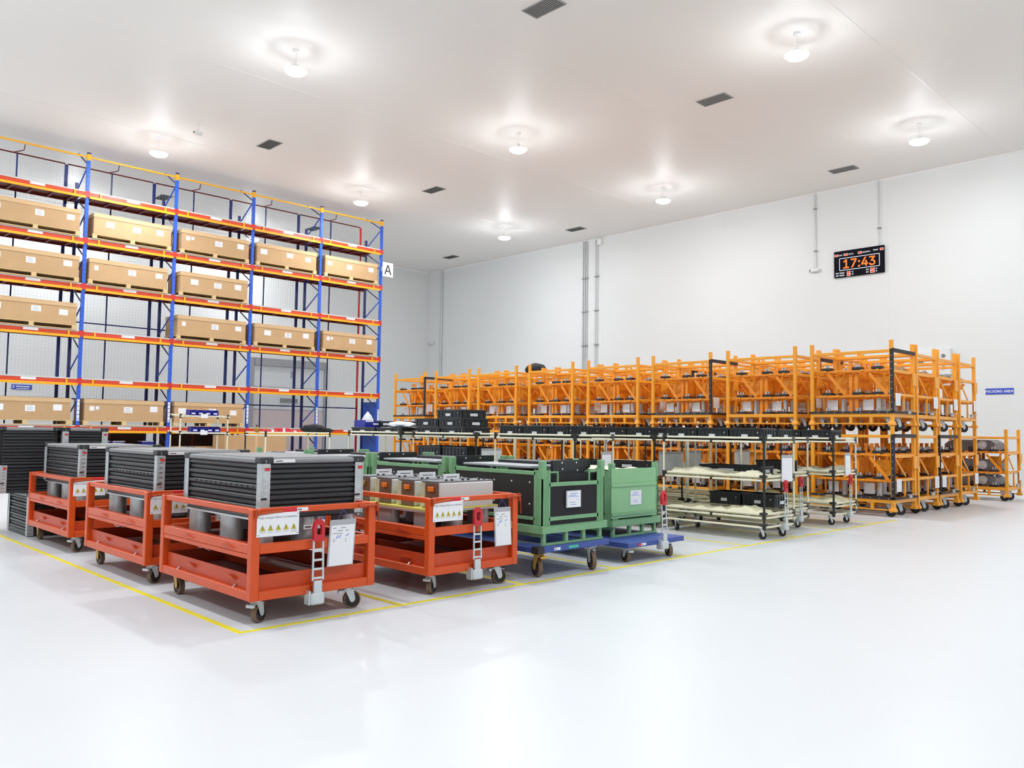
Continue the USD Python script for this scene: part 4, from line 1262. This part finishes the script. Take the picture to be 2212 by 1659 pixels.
# ---------------------------------------------------------------- wall fittings
def fittings():
    X = X1
    g = thing('wall_clock', 'black digital clock board with red numerals 17:43 on the long wall', 'clock', (X - .09, 12.54, 7.18))
    W, H = 1.73, .93                       # runs towards -y
    def q(u0, u1, z0, z1, d0, d1):
        return box(-d1, -d0, -u1, -u0, z0, z1)
    P(g, 'case', box(0, .09, -W, 0, 0, H, .01), 'screen_black')
    fr = MB()
    a, b, c, d = .2, 1.58, .24, .66
    for z in (c, d):
        fr.box(-.004, 0, -b, -a, z - .012, z + .012)
    for u in (a, b):
        fr.box(-.004, 0, -u - .012, -u + .012, c, d)
    P(g, 'frame', fr, 'led_white')
    R, U = (0, -1, 0), (0, 0, 1)
    P(g, 'numerals', MB().text('17:43', .30, (-.002, -.89, .30), R, U, .004, True, True), 'led_orange')
    for (u, z, w) in ((.09, .78, .13), (.42, .78, .14), (.92, .78, .14), (1.66, .8, .12), (.52, .14, .13), (.52, .05, .13), (1.34, .15, .15), (1.34, .06, .15)):
        P(g, 'small_readout', box(-.004, 0, -u - w / 2, -u + w / 2, z - .04, z + .045), 'led_white')
        P(g, 'small_readout', box(-.006, -.004, -u - w / 2 + .016, -u + w / 2 - .016, z - .03, z + .035), 'led_red')
    P(g, 'caption', MB().text('DAY', .05, (-.002, -.17, .755), R, U, .003, True), 'led_white')
    P(g, 'caption', MB().text('DATE', .05, (-.002, -.51, .755), R, U, .003, True), 'led_white')
    P(g, 'caption', MB().text('MONTH', .05, (-.002, -1.01, .755), R, U, .003, True), 'led_white')
    P(g, 'caption', MB().text('YEAR', .05, (-.002, -1.36, .775), R, U, .003, True), 'led_white')
    for z in (.12, .035):
        P(g, 'caption', MB().text('RM TEMP', .05, (-.002, -.06, z), R, U, .003, True), 'led_white')
        P(g, 'caption', MB().text('°C', .05, (-.002, -.61, z), R, U, .003, True), 'led_white')
        P(g, 'caption', MB().text('RH', .05, (-.002, -1.12, z + .01), R, U, .003, True), 'led_white')
        P(g, 'caption', MB().text('%', .05, (-.002, -1.44, z + .01), R, U, .003, True), 'led_white')
    s = thing('area_sign', 'blue wall sign reading PACKING AREA, right of the orange cages', 'sign', (X, 7.82, 2.94))
    P(s, 'plate', box(-.02, 0, -.77, 0, 0, .185, .003), 'sign_blue')
    P(s, 'lettering', MB().text('PACKING AREA', .075, (-.021, -.385, .055), R, U, .003, True, True), 'paper')
    s = thing('notice_sign', 'small blue notice on the back wall, seen through the rack', 'sign', (8.0, Y1, 2.96))
    P(s, 'plate', box(0, .69, -.02, 0, 0, .19, .003), 'sign_blue')
    P(s, 'lettering', MB().box(.03, .1, -.023, -.02, .05, .08).box(.03, .1, -.023, -.02, .11, .15).box(.15, .62, -.023, -.02, .1, .14).box(.16, .6, -.023, -.02, .03, .055), 'paper')
    s = thing('grey_plate', 'grey plate on the roller door, seen through the rack', 'plate', (19.22, Y1 - .06, 2.8))
    P(s, 'plate', box(0, .92, -.015, 0, 0, .25, .003), 'machine_grey')
    P(s, 'frame', MB().box(0, .92, -.02, -.015, 0, .015).box(0, .92, -.02, -.015, .235, .25), 'paper_grey')

    def conduit(y, z0, label, r=.025, n=1, gap=.1):
        g = thing('wall_conduit', label, 'conduit', (X, y, 0), group='grey conduits on the long wall')
        for k in range(n):
            P(g, 'pipe', MB().cyl((-.05, -k * gap, z0), (-.05, -k * gap, ZC - .03), r, 10), 'conduit_grey', smooth=30)
        for z in np.arange(z0 + .6, ZC - .5, 1.55):
            P(g, 'clip', box(-.09, 0, -(n - 1) * gap - .05, .05, z - .025, z + .025), 'clip_dark')
    conduit(34.5, .3, 'thick grey conduit beside the far corner', .07)
    conduit(24.3, .3, 'group of three grey conduits running down the middle of the wall', .022, 3, .12)
    conduit(23.56, .3, 'pair of thin conduits right of the group of three', .016, 2, .12)
    conduit(13.24, 7.66, 'short conduit above the wall camera, left of the clock', .018)
    conduit(10.97, 8.12, 'short conduit dropping onto the clock board', .018)
    whole('junction_box', box(X - .14, X, 23.2, 23.4, ZC - .34, ZC - .07, .01), 'trim_white', 'white junction box under the ceiling above the pair of conduits', 'box')

    def camera_(name, loc, label, d):
        g = thing(name, label, 'camera', loc, group='small security cameras')
        P(g, 'mount', MB().box(-.04, .0, -.05, .05, -.05, .07, .006) if d == 'wall' else MB().cyl((0, 0, .0), (0, 0, .2), .02, 10), 'machine_white')
        P(g, 'body', MB().box(-.12, -.04, -.16, .16, -.06, .06, .02) if d == 'wall' else MB().box(-.12, .12, -.06, .06, -.09, .01, .02), 'machine_white')
        P(g, 'lens', MB().cyl((-.08, .155, 0), (-.08, .18, 0), .045, 12) if d == 'wall' else MB().cyl((-.125, 0, -.04), (-.1, 0, -.04), .035, 12), 'ink_dark', smooth=30)
    camera_('security_camera', (X, 13.26, 7.56), 'small white camera below the short conduit, left of the clock', 'wall')
    camera_('security_camera', (X, 35.3, 6.4), 'small dark camera in the far corner of the hall', 'wall')
    camera_('ceiling_camera', (9.62, 23.13, ZC - .2), 'small white camera under the ceiling above the blue rack', 'ceiling')
    e = thing('exit_light', 'small glowing green white light low on the wall behind the cages', 'light', (X, 35.2, 2.74))
    P(e, 'body', box(-.08, 0, -.22, .22, -.16, .16, .01), 'machine_white')
    P(e, 'lens', box(-.09, -.08, -.2, .2, -.14, .14, .01), 'exit_green')
    m = thing('wall_unit', 'white wall unit with two round dark ports above the orange cages', 'wall unit', (X, 9.1, 3.6))
    P(m, 'case', box(-.25, 0, -.36, .06, 0, .84, .01), 'machine_white')
    for z in (.6, .22):
        P(m, 'port', MB().cyl((-.25, -.16, z), (-.27, -.16, z), .06, 16), 'machine_grey', smooth=30)
    P(m, 'side_fitting', MB().box(-.2, -.1, .06, .12, .55, .68).box(-.2, -.1, .06, .12, .3, .42), 'paper_grey')
    m = thing('wall_panel', 'long pale machine with faint lettering behind the top cage end', 'machine', (X, 10.45, 3.6))
    P(m, 'case', box(-.3, 0, -1.2, 0, 0, .75, .01), 'machine_white')
    P(m, 'rail', box(-.31, -.3, -1.2, 0, .6, .63), 'paper_grey')
    P(m, 'emblem', box(-.312, -.3, -.22, -.1, .32, .46), 'plug_orange')
    P(m, 'lettering', MB().box(-.312, -.3, -.92, -.6, .36, .45).box(-.314, -.312, -.9, -.84, .38, .43), 'machine_grey')


shell()
lamps()
vents()
rack()
rack_boxes()
cages()
crates()
carts()
trolleys()
back_area()
fittings()
